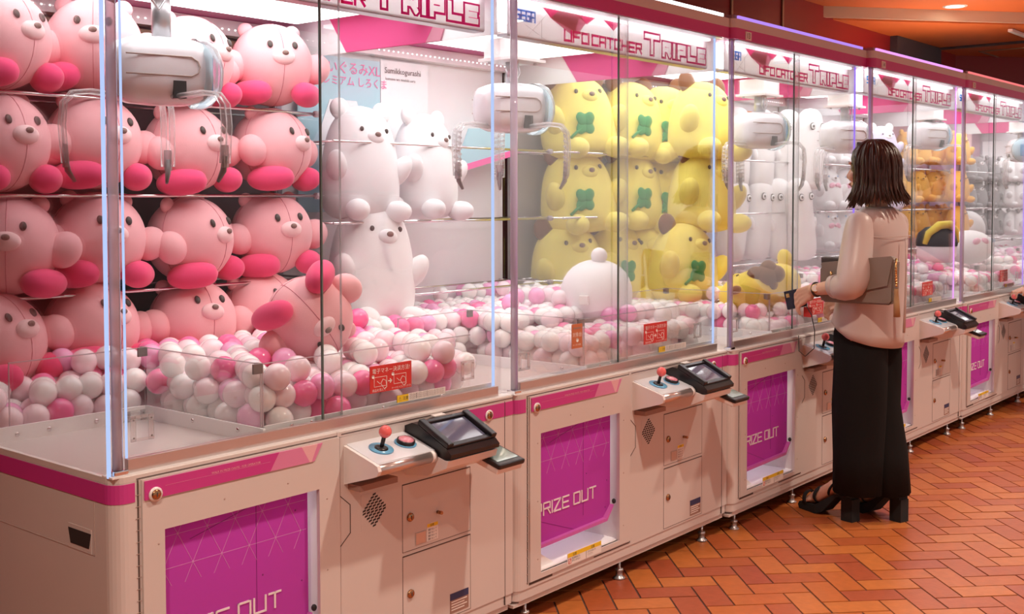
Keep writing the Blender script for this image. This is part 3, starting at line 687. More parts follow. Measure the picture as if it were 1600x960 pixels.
# nearest cabinet also shows its lit outer side pane
m1 = MACH[0]
MB().box(-.0015, .0065, .020, .026, .797, 2.134).build('led_strip', 'led_blue', m1)
MB().box(.002, .007, .03, 1.24, .80, 2.132).build('side_glass', 'glass', m1)
mb = MB(); mb.box(-.0012, .001, .10, .205, .60, .66); mb.mi = 1; mb.prism([(.11, .612), (.195, .612), (.205, .65), (.10, .65)], -.0018, .0, 'x'); mb.mi = 2
mb.mi = 2; mb.box(-.0009, .001, .085, .0862, .60, .734); mb.box(-.0009, .001, .0862, MD, .6, .6012)
mb.build('side_vent', ['cab', 'under', 'groove'], m1)
# number plates on the header of three cabinets
for i, s in ((2, '13'), (3, '14'), (4, '15')):
    mb = MB(); mb.box(.098, .150, -.004, .001, 2.137, 2.172); mb.mi = 1; text_bm(mb, s, .034, .104, 2.143, -.0055, 0)
    mb.build('number_plate', ['paper', 'ink'], MACH[i])
# stickers on the front glass
def red_notice(r):
    mb = MB(); mb.box(.830, .998, .0315, .0338, .882, .962); mb.mi = 1; y = .0308
    text_bm(mb, '電子マネー決済方法!', .0165, .838, .940, y, 0)
    for k, x in ((0, .846), (1, .925)):
        mb.strokes([[(x, .900), (x, .928), (x+.05, .928), (x+.05, .900), (x, .900)]], .0012, y, y+.001); mb.lathe([(0, 0), (.0055, 0), (.0055, .001)], 12, Matrix.Translation((x-.005, y, .931)) @ Matrix.Rotation(PI/2, 4, 'X'))
        mb.strokes([[(x+.026, .908), (x+.035, .920), (x+.046, .915), (x+.050, .896), (x+.040, .890), (x+.026, .908)], [(x+.012, .916), (x+.022, .908)]], .0014, y-.0003, y+.001)
    mb.strokes([[(.903, .912), (.915, .912)], [(.910, .917), (.916, .912), (.910, .907)]], .003, y, y+.001)
    text_bm(mb, '商品を選んで', .009, .838, .886, y, 0); text_bm(mb, 'カードをかざしてください', .007, .915, .886, y, 0)
    mb.build('red_notice', ['red', 'paper'], r)
def strip_notice(r):
    mb = MB(); mb.box(.938, 1.146, .0318, .0338, .8405, .862); mb.mi = 1; mb.box(.938, .985, .0314, .0338, .8405, .862); mb.mi = 2
    text_bm(mb, '⚠ 注意', .012, .942, .847, .0311, 0)
    for k in range(3): text_bm(mb, 'ガラスに寄りかかったり叩いたりしないでください', .0066, .989, .8555-.0058*k, .0315, 0)
    mb.build('caution_strip', ['paper', 'yellow_label', 'ink'], r)
def orange_notice(r):
    mb = MB(); mb.box(.374, .437, .0315+.012, .0338+.012, .912, 1.000); mb.mi = 1; text_bm(mb, '対象台', .0185, .3775, .955, .043, 0); text_bm(mb, 'あと1回で交換', .0075, .379, .922, .043, 0); mb.lathe([(0, 0), (.008, 0), (.008, .001)], 10, Matrix.Translation((.405, .043, .942)) @ Matrix.Rotation(PI/2, 4, 'X'))
    mb.mi = 2; mb.strokes([[(.385, .985), (.426, .985)]], .006, .0428, .0445)
    mb.build('orange_notice', ['orange_label', 'paper', 'brownlab'], r)
for i in range(6): red_notice(MACH[i]); strip_notice(MACH[i])
for i in (1, 5): orange_notice(MACH[i])
# claws
for i, x, y, z, yaw, tx in ((0, .40, .40, 1.812, -.25, 0), (1, .47, .40, 1.800, -.35, 1), (2, 1.02, .40, 1.802, -.35, 1), (3, .57, .40, 1.806, -.35, 0), (4, .53, .42, 1.872, -.3, 0), (5, 1.08, .38, 1.835, -2.6, 0), (6, .6, .4, 1.84, -.3, 0)):
    add_claw(MACH[i], x, y, z, yaw, tx, 2.055 if i == 0 else 1.975)
# shelf rods
for i in range(8):
    for z in ((1.776, 1.466, 1.153) if i == 0 else (1.678, 1.360, 1.054)): shelf(MACH[i], z)

# posters and boards standing inside
def board(nm, r, pts, y, m, extra=None, th=.006):
    mb = MB(); mb.prism(pts, y, y+th, 'y'); ms = [m]
    if extra: ms += extra(mb)
    return mb.build(nm, ms, r)
def bx(x0, x1, z0, z1): return [(x0, z0), (x1, z0), (x1, z1), (x0, z1)]
def ex(mb):
    mb.mi = 1; text_bm(mb, 'ぬいぐるみXL', .058, .20, 1.985, 1.217, 0); text_bm(mb, 'プレミアム しろくま', .045, .185, 1.935, 1.217, 0)
    mb.mi = 2; mb.prism([(.22, 1.45), (.22, 1.75), (.27, 1.87), (.42, 1.87), (.47, 1.75), (.48, 1.45)], 1.2175, 1.219, 'y'); return ['print_pink', 'bright']
board('poster', MACH[1], bx(.10, .56, 1.40, 2.05), 1.22, 'posterblue', ex)
def ex(mb):
    mb.mi = 1; text_bm(mb, 'Sumikkogurashi', .036, .585, 2.005, 1.217, 0); text_bm(mb, 'komono wo ninshiki suru', .018, .59, 1.975, 1.217, 0); return ['dot']
board('poster', MACH[1], bx(.565, .86, 1.40, 2.06), 1.22, 'bright', ex)
mb = MB(); mb.prism([(.96, 1.60), (1.39, 1.68), (1.39, 1.80), (1.05, 1.78)], 1.14, 1.146, 'y'); mb.mi = 1; mb.prism([(.98, 1.575), (1.39, 1.665), (1.39, 1.695), (.985, 1.605)], 1.137, 1.14, 'y'); mb.build('leaning_card', ['posterblue', 'print_pink'], MACH[1])
def ex(mb):
    mb.mi = 1; mb.prism(bx(.42, .98, 1.94, 2.02), 1.212, 1.218, 'y'); mb.mi = 2; text_bm(mb, 'セガ店限定', .058, .60, 1.957, 1.210, 0); return ['posterorange', 'bright']
board('poster', MACH[3], bx(.42, .98, 1.75, 2.02), 1.22, 'posterblue', ex)
board('poster', MACH[6], bx(.50, .95, 1.80, 2.06), 1.18, 'palepink')
mb = MB(); mb.box(.02, 1.40, 1.236, 1.249, 2.0, 2.065); mb.build('reflection_strip', 'brownrefl', MACH[0])  # brown strip paints a reflection onto the back board

# ================================================================== plush toys
def seam_loop(mb, r, c, ax, n=28, t=.0012):
    pts = []
    for k in range(n+1):
        a = 2*PI*k/n
        pts.append(Vector(c) + (Vector((r[0]*math.cos(a)*1.004, 0, r[2]*math.sin(a)*1.004)) if ax == 'y' else Vector((0, r[1]*math.cos(a)*1.004, r[2]*math.sin(a)*1.004))))
    mb.tube(pts, t, 5, caps=False)
def round_plush():
    """plain round pink bear: ball body, stub arms, big feet, little ears and a muzzle"""
    t = empty('pink_plush_bear'); r = .143
    mb = MB(); mb.ell((0, 0, .148), (r, r*.98, r*1.0), n=36, m=24); mb.mi = 1; seam_loop(mb, (r, r*.98, r), (0, 0, .148), 'y'); seam_loop(mb, (r, r*.98, r), (0, 0, .148), 'x')
    mb.build('body', ['pinkfab', 'seamp'], t)
    for s in (-1, 1):
        MB().ell((s*.150, -.035, .135), (.050, .046, .056), (0, s*.6, 0)).build('arm', 'pinkfab', t)
        mb = MB(); mb.sm = True; T = Matrix.Translation((s*.098, -.068, .038)) @ Matrix.Rotation(-s*.62, 4, 'Z')
        mb.lathe([(0, -.088), (.022, -.082), (.042, -.060), (.052, -.02), (.050, .03), (.038, .07), (0, .085)], 20, T @ Matrix.Rotation(-PI/2, 4, 'X') @ Matrix.Diagonal((.95, .86, -.95, 1)))
        mb.build('foot', 'deeppink', t, sub=1)
        MB().ell((s*.085, .01, .268), (.028, .018, .026), (0, s*.35, 0)).build('ear', 'pinkfab', t)
        MB().ell((s*.044, -.1265, .198), (.010, .006, .014), (-.3, 0, 0), 12, 8).build('eye', 'dot', t)
    mz = MB().ell((0, -.134, .155), (.040, .022, .028)).build('muzzle', 'palepink', t)
    MB().ell((0, -.155, .166), (.012, .007, .009), n=12, m=8).build('nose', 'brownnose', mz)
    return t
def bear(nm, h, w, fab, ear, muz, arm=None, eye='dot', clover=False, bow=None, feet=True, nose='brownnose', ear_r=.075, bobble=False, scaleface=1.0):
    """plain upright bear of height h and width w: pear body with arms, feet, ears and a muzzle"""
    t = empty(nm); R0 = w/2
    prof = [(0, 0), (R0*.55, .004*h), (R0*.86, .05*h), (R0*.98, .16*h), (R0*1.0, .28*h), (R0*.97, .45*h), (R0*.90, .62*h), (R0*.81, .76*h), (R0*.65, .88*h), (R0*.38, .965*h), (0, h)]
    MB().lathe(prof, 32, Matrix.Diagonal((1, .78, 1, 1))).build('body', fab, t, sub=1)
    for s in (-1, 1):
        MB().ell((s*R0*.88, -R0*.36, h*.44), (R0*.22, R0*.26, R0*.40), (.5, s*.35, 0), 16, 10).build('arm', fab, t)
        if feet: MB().ell((s*R0*.55, -R0*.72, R0*.20), (R0*.27, R0*.36, R0*.25), (0, 0, s*.3), 16, 10).build('foot', fab, t)
        MB().ell((s*R0*.58, 0, h*.95), (R0*ear_r*3.4, R0*.14, R0*ear_r*3.4), (0, s*.4, 0), 14, 8).build('ear', ear, t)
        MB().ell((s*R0*.34*scaleface, -R0*.56, h*.765), (R0*.055, R0*.03, R0*.06), n=10, m=6).build('eye', eye, t)
    mz = MB().ell((0, -R0*.60, h*.70), (R0*.24, R0*.13, R0*.17), n=16, m=10).build('muzzle', muz, t)
    MB().ell((0, -R0*.72, h*.722), (R0*.085, R0*.04, R0*.06), n=10, m=6).build('nose', nose, mz)
    if clover:
        mb = MB(); T = Matrix.Translation((-R0*.30, -R0*.765, h*.38)) @ Matrix.Rotation(.12, 4, 'X')
        for a in (45, 135, 225, 315):
            for q, rr in ((.13, .15), (.19, .13)):
                mb.ell(T @ Vector((R0*q*math.cos(R(a)), 0, R0*q*math.sin(R(a)))), (R0*rr, .008, R0*rr), n=14, m=6)
        mb.tube([T @ Vector((-.1*R0, 0, -.1*R0)), T @ Vector((-.42*R0, -.002, -.34*R0))], .008, 8); mb.build('clover_patch', 'green', t)
    if bow:
        mb = MB()
        for s in (-1, 1): mb.ell((s*R0*.24, -R0*.66, h*.55), (R0*.22, R0*.10, R0*.15), (0, s*.3, 0), 12, 8)
        mb.ell((0, -R0*.74, h*.55), R0*.08, n=10, m=6); mb.build('bow', bow, t)
    if bobble: MB().ell((0, R0*.72, h*.25), R0*.2, n=14, m=8).build('tail', fab, t)
    return t
def bolster(h, w):
    t = empty('white_bolster_plush'); R0 = w/2
    MB().lathe([(0, 0), (R0*.7, .01*h), (R0, .06*h), (R0*1.02, .3*h), (R0*.92, .6*h), (R0*.96, .80*h), (R0*.82, .92*h), (R0*.5, .98*h), (0, h)], 28, Matrix.Diagonal((1, .85, 1, 1))).build('body', 'whitefab', t, sub=1)
    for s in (-1, 1):
        e = MB().ell((s*R0*.42, -R0*.74, h*.77), (R0*.24, R0*.07, R0*.24), n=16, m=8).build('eye', 'dot', t)
        MB().ell((s*R0*.42, -R0*.795, h*.77), (R0*.185, R0*.045, R0*.185), n=14, m=6).build('eye_white', 'bright', e)
        MB().ell((s*R0*.42, -R0*.835, h*.77), (R0*.09, R0*.02, R0*.09), n=12, m=6).build('pupil', 'dot', e)
    MB().ell((R0*.85, -R0*.3, h*.42), (R0*.2, R0*.2, R0*.5), (0, .3, 0), 12, 8).build('arm', 'whitefab', t); MB().ell((-R0*.85, -R0*.3, h*.42), (R0*.2, R0*.2, R0*.5), (0, -.3, 0), 12, 8).build('arm', 'whitefab', t)
    return t
ORD = ['first', 'second', 'third', 'fourth', 'fifth', 'sixth', 'seventh', 'eighth']
USED = set()
def put(src, p, rot, label, cat, group, scale=1):
    o = src if src not in USED else copy_tree(src)
    USED.add(src); o.location = p; o.rotation_euler = rot
    o.scale = (scale,)*3 if not isinstance(scale, tuple) else scale
    if p.z < 1.02 and rot != (0, 0, 0): AVOID.append((Vector(p) + Vector((0, 0, .12)), .17 if 'yellow' in label else .145))
    tag(o, label, cat, group); return o
AVOID = []
# -- nearest cabinet: four shelves of round pink bears
RP = round_plush()
rnd = random.Random(11)
SHN = ['top', 'second', 'third', 'lowest']
rows = [(1.782, [(8, .25), (150, -.55), (300, .30), (428, -.35)]), (1.472, [(2, .1), (150, .05), (300, .15), (428, .25)]), (1.158, [(8, -.5), (150, -.15), (303, .35), (428, -.15)]), (.875, [(8, .3), (150, .15), (306, -.1), (425, .2)])]
for k, (z, l) in enumerate(rows):
    for j, (u, yw) in enumerate(l):
        y = .985 if k < 3 else .93
        p = at(u, 312, y=y); p.z = z + (.012*(j % 2))
        put(RP, p, (R(-4) if k < 3 else R(-16), R(rnd.uniform(-5, 5)), yw), 'round pink plush bear, %s from left on the nearest machine\'s %s shelf' % (ORD[j], SHN[k]) if k < 3 else 'round pink plush bear sunk among balls, %s from left, below the %s shelf' % (ORD[j], 'third'), 'plush toy', 'round pink plush bears', 1.06)
p = at(484, 500, y=.42 + DY[0])
o = put(RP, p, (0, 0, 0), 'round pink plush bear tipped onto its head, lying upside down on the balls', 'plush toy', 'round pink plush bears', .98)
# tipped over: feet up to the left, face turned to the aisle
zax = (_r*.62 + Vector((0, 0, -.55)) + Vector((0, .35, 0))).normalized(); fax = (Vector((-.35, -.9, -.05))); fax = (fax - zax*fax.dot(zax)).normalized(); yax = -fax; xax = yax.cross(zax)
Mx = Matrix((xax, yax, zax)).transposed(); o.rotation_euler = Mx.to_euler(); o.location = p - Mx @ Vector((0, 0, .148)); AVOID.append((p, .145))
# -- second cabinet: white bears
WB = bear('white_plush_bear', .47, .35, 'whitefab', 'whitefab', 'whitefab', ear_r=.075)
for (u, z, y, yw, sc, lab) in ((562, 1.366, 1.01, -.15, 1.0, 'large white plush bear on upper shelf of second machine, beside the blue poster'), (663, 1.366, 1.01, .1, .98, 'large white plush bear on upper shelf of second machine, right of its twin'), (578, .935, .96, -.2, 1.10, 'largest white plush bear sitting in the ball pit below two others')):
    p = at(u, 312, y=y); p.z = z; put(WB, p, (R(-3), R(3), yw), lab, 'plush toy', 'white plush bears', sc); AVOID.append((p + Vector((0, 0, .1)), .15))
# a white one seen from behind with its bobble tail
t = empty('white_plush_bear'); MB().lathe([(0, 0), (.13, .005), (.185, .06), (.20, .13), (.185, .20), (.13, .255), (.06, .278), (0, .282)], 32, Matrix.Diagonal((1, .8, 1, 1))).build('body', 'whitefab', t, sub=1); MB().ell((-.03, -.02, .300), .036, n=16, m=10).build('tail', 'whitefab', t)
mb = MB(); mb.box(-.212, -.19, -.02, .02, .10, .14, .004); mb.build('label_tag', 'paper', t)
p = at(932, 460, y=.48); p.z = .905; t.location = p; t.rotation_euler = (0, 0, .35); tag(t, 'fat white plush lying face down, bobble tail up, on the balls by yellow toys', 'plush toy'); AVOID.append((p + Vector((0, 0, .12)), .17))
# -- third cabinet: yellow bears with a green clover
YB = bear('yellow_plush_bear', .43, .42, 'yellow', 'brownfab', 'yellow', clover=True, ear_r=.085); YN = bear('yellow_plush_bear', .43, .42, 'yellow', 'brownfab', 'yellow', ear_r=.085)
yy = (1.03, 1.0, .93, .70)
for k, (z, l) in enumerate(((1.655, (908, 985, 1044, 1097)), (1.275, (908, 985, 1044, 1097)), (.90, (893, 960, 1014, 1068)))):
    for j, u in enumerate(l):
        p = at(u, 312, y=yy[j]); p.z = z - (.01 if j == 2 else 0)
        put(YB if (k < 2 and j != 3) or (k == 2 and j in (1, 3)) else YN, p, (R(-5), R((-3, 4, -5, 5)[j]), (-.35, -.15, -.45, -.2)[j]), 'yellow plush bear, %s from left on the %s row of the yellow plush machine' % (ORD[j], ('top', 'middle', 'bottom')[k]), 'plush toy', 'yellow plush bears')
Y2 = bear('yellow_plush_bear', .44, .30, 'yellow2', 'brownfab', 'yellow2', ear_r=.06)
p = at(1182, 455, y=.30); o = put(Y2, p, (0, 0, 0), 'bright yellow plush bear lying on its side across the ball pit', 'plush toy', None)
zax = Vector((-.9, .35, -.12)).normalized(); fax = Vector((.1, .5, .9)); fax = (fax - zax*fax.dot(zax)).normalized(); yax = -fax; xax = yax.cross(zax)
Mx = Matrix((xax, yax, zax)).transposed(); o.rotation_euler = Mx.to_euler(); o.location = p - Mx @ Vector((0, 0, .22)); AVOID.append((p, .17))
Mi = Mx.inverted(); dq = (CAM - p).normalized()   # brown pompon tail on the side turned to the aisle
mb = MB()
for a_, u_, r_ in ((.0, .0, .060), (.05, .012, .045), (-.05, .006, .045), (.012, .04, .042), (.02, -.04, .042)):
    mb.ell(Mi @ (p + Vector((.06, -.02, .03)) + Vector((.125*dq.x, .125*dq.y, .05)) + _r*a_ + Vector((0, 0, u_)) - o.location), r_, n=18, m=12)
mb.build('tail', 'brownfab', o)
# -- fourth cabinet: long white bolsters, bears with bows at its right
BO = bolster(.50, .19)
for k, (z, l) in enumerate(((1.50, (1148, 1187, 1228, 1262)), (1.06, (1140, 1180, 1222, 1256)))):
    for j, u in enumerate(l):
        p = at(u, 312, y=(1.04, 1.0, .90, .76)[j]); p.z = z; put(BO, p, (0, R((8, 6, -3, -6)[j] if k else 2), (-.3, -.25, -.5, -.4)[j]), 'tall white bolster plush with round eyes, %s from left on the %s row' % (ORD[j], ('upper', 'lower')[k]), 'plush toy', 'white bolster plushes', (1, 1, 1.05))
WP = bear('white_plush_puppy', .30, .26, 'whitefab', 'whitefab', 'whitefab', bow='print_rose', eye='blueeye', ear_r=.09)
LP = bear('lilac_plush_bear', .30, .26, 'lilacfab', 'whitefab', 'whitefab', ear_r=.08)
n = 0
for k, z in enumerate((1.68, 1.37, 1.09)):
    for j, u in enumerate((1292, 1322, 1352, 1378)):
        p = at(u, 312, y=(.98, .98, .92, .80)[j]); p.z = z; put(LP if (j == 3 or (k == 0 and j == 2)) else WP, p, (R(-4), 0, (-.3, -.5)[j % 2]), 'small %s plush toy, %s from left on the %s row of machine 15' % ('lilac' if (j == 3 or (k == 0 and j == 2)) else 'white bow-tied', ORD[j], ('top', 'middle', 'bottom')[k]), 'plush toy', 'small white and lilac plush toys')
OB = bear('orange_plush_bear', .26, .22, 'orangefab', 'orangefab', 'orangefab', ear_r=.07)
for k, z in enumerate((1.73, 1.42, 1.13)):
    for j, u in enumerate((1415, 1437, 1458, 1478, 1496)):
        p = at(u, 312, y=(1.0, 1.0, .96, .90, .75)[j]); p.z = z; put(OB, p, (R(-4), R((5, -6, 3, -4, 6)[j]), (-.2, -.5, -.3, .1, -.4)[j]), 'small orange plush bear, %s from left on the %s row of its machine' % (ORD[j], ('top', 'middle', 'bottom')[k]), 'plush toy', 'orange plush bears')
GB = bear('grey_plush_bear', .24, .20, 'greyfab', 'greyfab', 'whitefab', ear_r=.07); GW = bear('pale_plush_bear', .24, .20, 'whitefab', 'greyfab', 'whitefab', ear_r=.07)
for k, z in enumerate((1.60, 1.36, 1.10)):
    for j, u in enumerate((1512, 1530, 1548, 1565, 1582, 1597)):
        p = at(u, 312, y=(1.0, 1.0, .96, .92, .80, .72)[j]); p.z = z; put(GB if j < 3 else GW, p, (R(-4), R((5, -6, 3, -4, 6, 0)[j]), (-.2, -.5, -.3, .1, -.4, 0)[j]), 'small %s plush bear, %s from left on the %s row at the far end' % ('grey' if j < 3 else 'white', ORD[j], ('top', 'middle', 'bottom')[k]), 'plush toy', 'grey and white plush bears')
# prizes lying on the balls further down
t = empty('capped_plush'); MB().lathe([(0, 0), (.12, .0), (.16, .06), (.165, .14), (.13, .22), (.06, .27), (0, .28)], 26).build('body', 'whitefab', t); mb = MB(); mb.lathe([(.168, .14), (.172, .17), (.15, .25), (.09, .30), (0, .315)], 26); mb.build('cap', 'blackmat', t)
mb = MB(); mb.tube([(-.17, -.05, .16), (-.15, -.07, .25), (-.06, -.1, .32), (.05, -.1, .325), (.14, -.07, .27), (.175, -.05, .17)], [.02, .03, .036, .036, .03, .02], 10); mb.build('crest', 'yellow2', t)
p = at(1463, 400, y=.45); p.z = .99; t.scale = (.84,)*3; t.location = p; t.rotation_euler = (0, 0, -.5); tag(t, 'white plush with black cap and yellow crest on the far balls', 'plush toy')
t = empty('white_plush'); MB().ell((0, 0, .12), (.20, .16, .13)).build('body', 'whitefab', t); mb = MB(); 
for s in (-1, 1): mb.ell((-.02+s*.04, -.14, .17), (.035, .02, .025), (0, s*.4, 0), 12, 8)
mb.build('bow', 'print_rose', t); MB().ell((.13, -.10, .17), (.03, .015, .02), n=10, m=6).build('eye', 'blueeye', t)
p = at(1514, 400, y=.45); p.z = .955; t.location = p; t.rotation_euler = (0, 0, -.5); tag(t, 'round white plush with a pink bow lying on the far balls', 'plush toy')
t = empty('white_plush_cushion'); MB().ell((0, 0, .15), (.20, .14, .17)).build('body', 'whitefab', t); MB().ell((-.2, -.05, .12), (.05, .04, .04)).build('arm', 'whitefab', t)
p = at(1512, 370, y=.85); p.z = 1.02; t.location = p; tag(t, 'plain white plush cushion behind the bow-tied one on the far balls', 'plush toy')

# ================================================================== the balls
def bm_(n, c):
    m = mat(n, c, .2, sss=.85, coat=.2); m.node_tree.nodes['Principled BSDF'].inputs['Subsurface Scale'].default_value = .05; m.node_tree.nodes['Principled BSDF'].inputs['Subsurface Radius'].default_value = (1, .8, .8); return m
MT['b_white'] = bm_('ball_white', (.93, .91, .90)); MT['b_pale'] = bm_('ball_pale_pink', (.93, .74, .79)); MT['b_mid'] = bm_('ball_orchid', (.88, .42, .66)); MT['b_hot'] = bm_('ball_hot_pink', (.92, .20, .42))
BM = ['b_white', 'b_pale', 'b_mid', 'b_hot']; BN = ['glossy white', 'pale pink', 'orchid pink', 'hot pink']
BR = .039
def ball_mesh(m):
    mb = MB(); mb.ell((0, 0, 0), BR, n=20, m=12); me = bpy.data.meshes.new('ball'); bmesh.ops.recalc_face_normals(mb.bm, faces=mb.bm.faces[:]); mb.bm.to_mesh(me); mb.bm.free(); me.materials.append(MT[m]); return me
BME = [ball_mesh(m) for m in BM]
balls = []
for i in range(8):
    rr = random.Random(100+i); lx = .073; ly = .063; lev = .060
    def top(x, y):
        ry = min(1, max(0, (y-.05)/.6)); rx = min(1, max(0, (x-.15)/.6))
        h = (.93 if i < 2 else .90) + (.085 if i < 2 else .06)*ry*(rx if i == 0 else .4+.6*rx) + .022*math.sin(x*5+i) + .018*math.sin(y*9+2*i) - (.05*(1-rx)*ry if i == 0 else 0)
        if x < .50 and y < .70: h = min(h, .93)
        return h
    for k in range(6):
        z = .803 + BR + k*lev
        for a in range(-1, 24):
            for b in range(0, 22):
                x = .045 + lx*(a + .5*(b % 2)) + .036*(k % 2); y = .064 + BR + ly*b + .020*(k % 2)
                x += rr.uniform(-.008, .008); y += rr.uniform(-.006, .006); zz = z + rr.uniform(-.006, .006)
                if x < .045 or x > 1.375 or y > 1.20 or y < .102: continue
                if x < .512 and y < .655: continue
                tp = top(x, y) + rr.uniform(-.022, .022)
                if zz > tp: continue
                vis = zz > tp - .078 or y < .17 or (x < .58 and y < .66) or (y < .72 and x < .51)
                if not vis: continue
                P = Vector((MX[i] + x*SX[i], y + DY[i], zz))
                if any((P - c).length < q for c, q in AVOID): continue
                wc = rr.random(); c = 0 if wc < .50 else (1 if wc < .80 else (2 if wc < .90 else 3))
                balls.append(((P - CAM).length + (.5 if y > .6 else 0), P, c, i))
balls.sort(key=lambda q: q[0])
CABN = ['pink-plush', 'white-bear', 'yellow-plush', 'white-bolster', 'lilac-plush', 'orange-plush', 'grey-plush', 'last']
for d, P, c, i in balls[:296]:
    o = bpy.data.objects.new('plastic_ball', BME[c]); COL.objects.link(o); o.location = P
    tag(o, '%s plastic ball in the ball pit of the %s claw machine' % (BN[c], CABN[i]), 'ball', '%s balls in the %s machine' % (BN[c], CABN[i]))
mb = MB()
for d, P, c, i in balls[296:]:
    mb.mi = c; mb.ell(P, BR, n=14 if d < 5 else 10, m=8 if d < 5 else 6)
o = mb.build('plastic_balls', BM, flip=True); tag(o, 'pink and white plastic balls filling the pits further back and along the row', 'balls', kind='stuff')
print('balls', len(balls))

# ================================================================== people
MT['skin'] = mat('skin', (.66, .40, .29), .5, var=.04, vscale=30, sss=.15)
MT['hair'] = mat('dark_brown_hair', (.052, .025, .016), .36, var=.35, vscale=60); MT['blouse'] = mat('dusty_rose_satin', (.52, .425, .40), .40, var=.04, vscale=6, sheen=.2)
MT['trouser'] = mat('black_crepe', (.010, .009, .009), .9, bump=.2, bscale=500, spec=.15); MT['suede'] = mat('black_suede', (.010, .010, .011), .85)
MT['bag'] = mat('taupe_leather', (.22, .175, .145), .5, var=.06, bump=.15, bscale=260); MT['bagdark'] = mat('dark_leather', (.055, .045, .04), .5); MT['gold'] = mat('gold_chain', (.65, .42, .18), .25, metal=1)
MT['tassel'] = mat('tan_tassel', (.42, .27, .13), .6); MT['phone'] = mat('navy_phone_case', (.012, .014, .035), .4); MT['watchface'] = mat('watch_face', (.75, .68, .66), .15); MT['lip'] = mat('lip', (.48, .16, .14), .4)
MT['eye_w'] = mat('eye_ball', (.75, .73, .70), .2); MT['navyshirt'] = mat('navy_shirt', (.04, .05, .09), .7, bump=.2, bscale=400); MT['greytrouser'] = mat('grey_cotton', (.12, .12, .13), .8, bump=.2, bscale=400)
def limb(mb, pts, rad):
    mb.tube(pts, rad, 14)
    for p, r in zip(pts, rad): mb.ell(p, r, n=14, m=10)
def loft(mb, secs, n=32, cap=(False, False)):
    """sections (cx, cy, z, rx, ry[, power]) joined bottom to top; a list of points is used as it stands"""
    rings = []
    for s in secs:
        cx, cy, z, rx, ry = s[:5]; w = s[5] if len(s) > 5 else 0; ring = []
        for k in range(n):
            a = 2*PI*k/n; f = 1 + w*math.sin(a*7 + z*3)*.5 + w*math.sin(a*11 - z*5)*.5
            ring.append(mb.bm.verts.new((cx + rx*math.cos(a)*f, cy + ry*math.sin(a)*f, z if not callable(z) else z(a))))
        rings.append(ring)
    o = mb.sm; mb.sm = True
    for a, b in zip(rings, rings[1:]):
        for k in range(n): mb._f([a[k], a[(k+1) % n], b[(k+1) % n], b[k]])
    mb.sm = o
    if cap[0]: mb._f(rings[0][::-1])
    if cap[1]: mb._f(rings[-1])
    return rings
def finger(mb, k, d1, d2, d3, L, r):
    p = [Vector(k)]
    for d, l in zip((d1, d2, d3), (.45, .32, .23)): p.append(p[-1] + Vector(d).normalized()*L*l)
    limb(mb, p, [r*1.08, r, r*.92, r*.8])
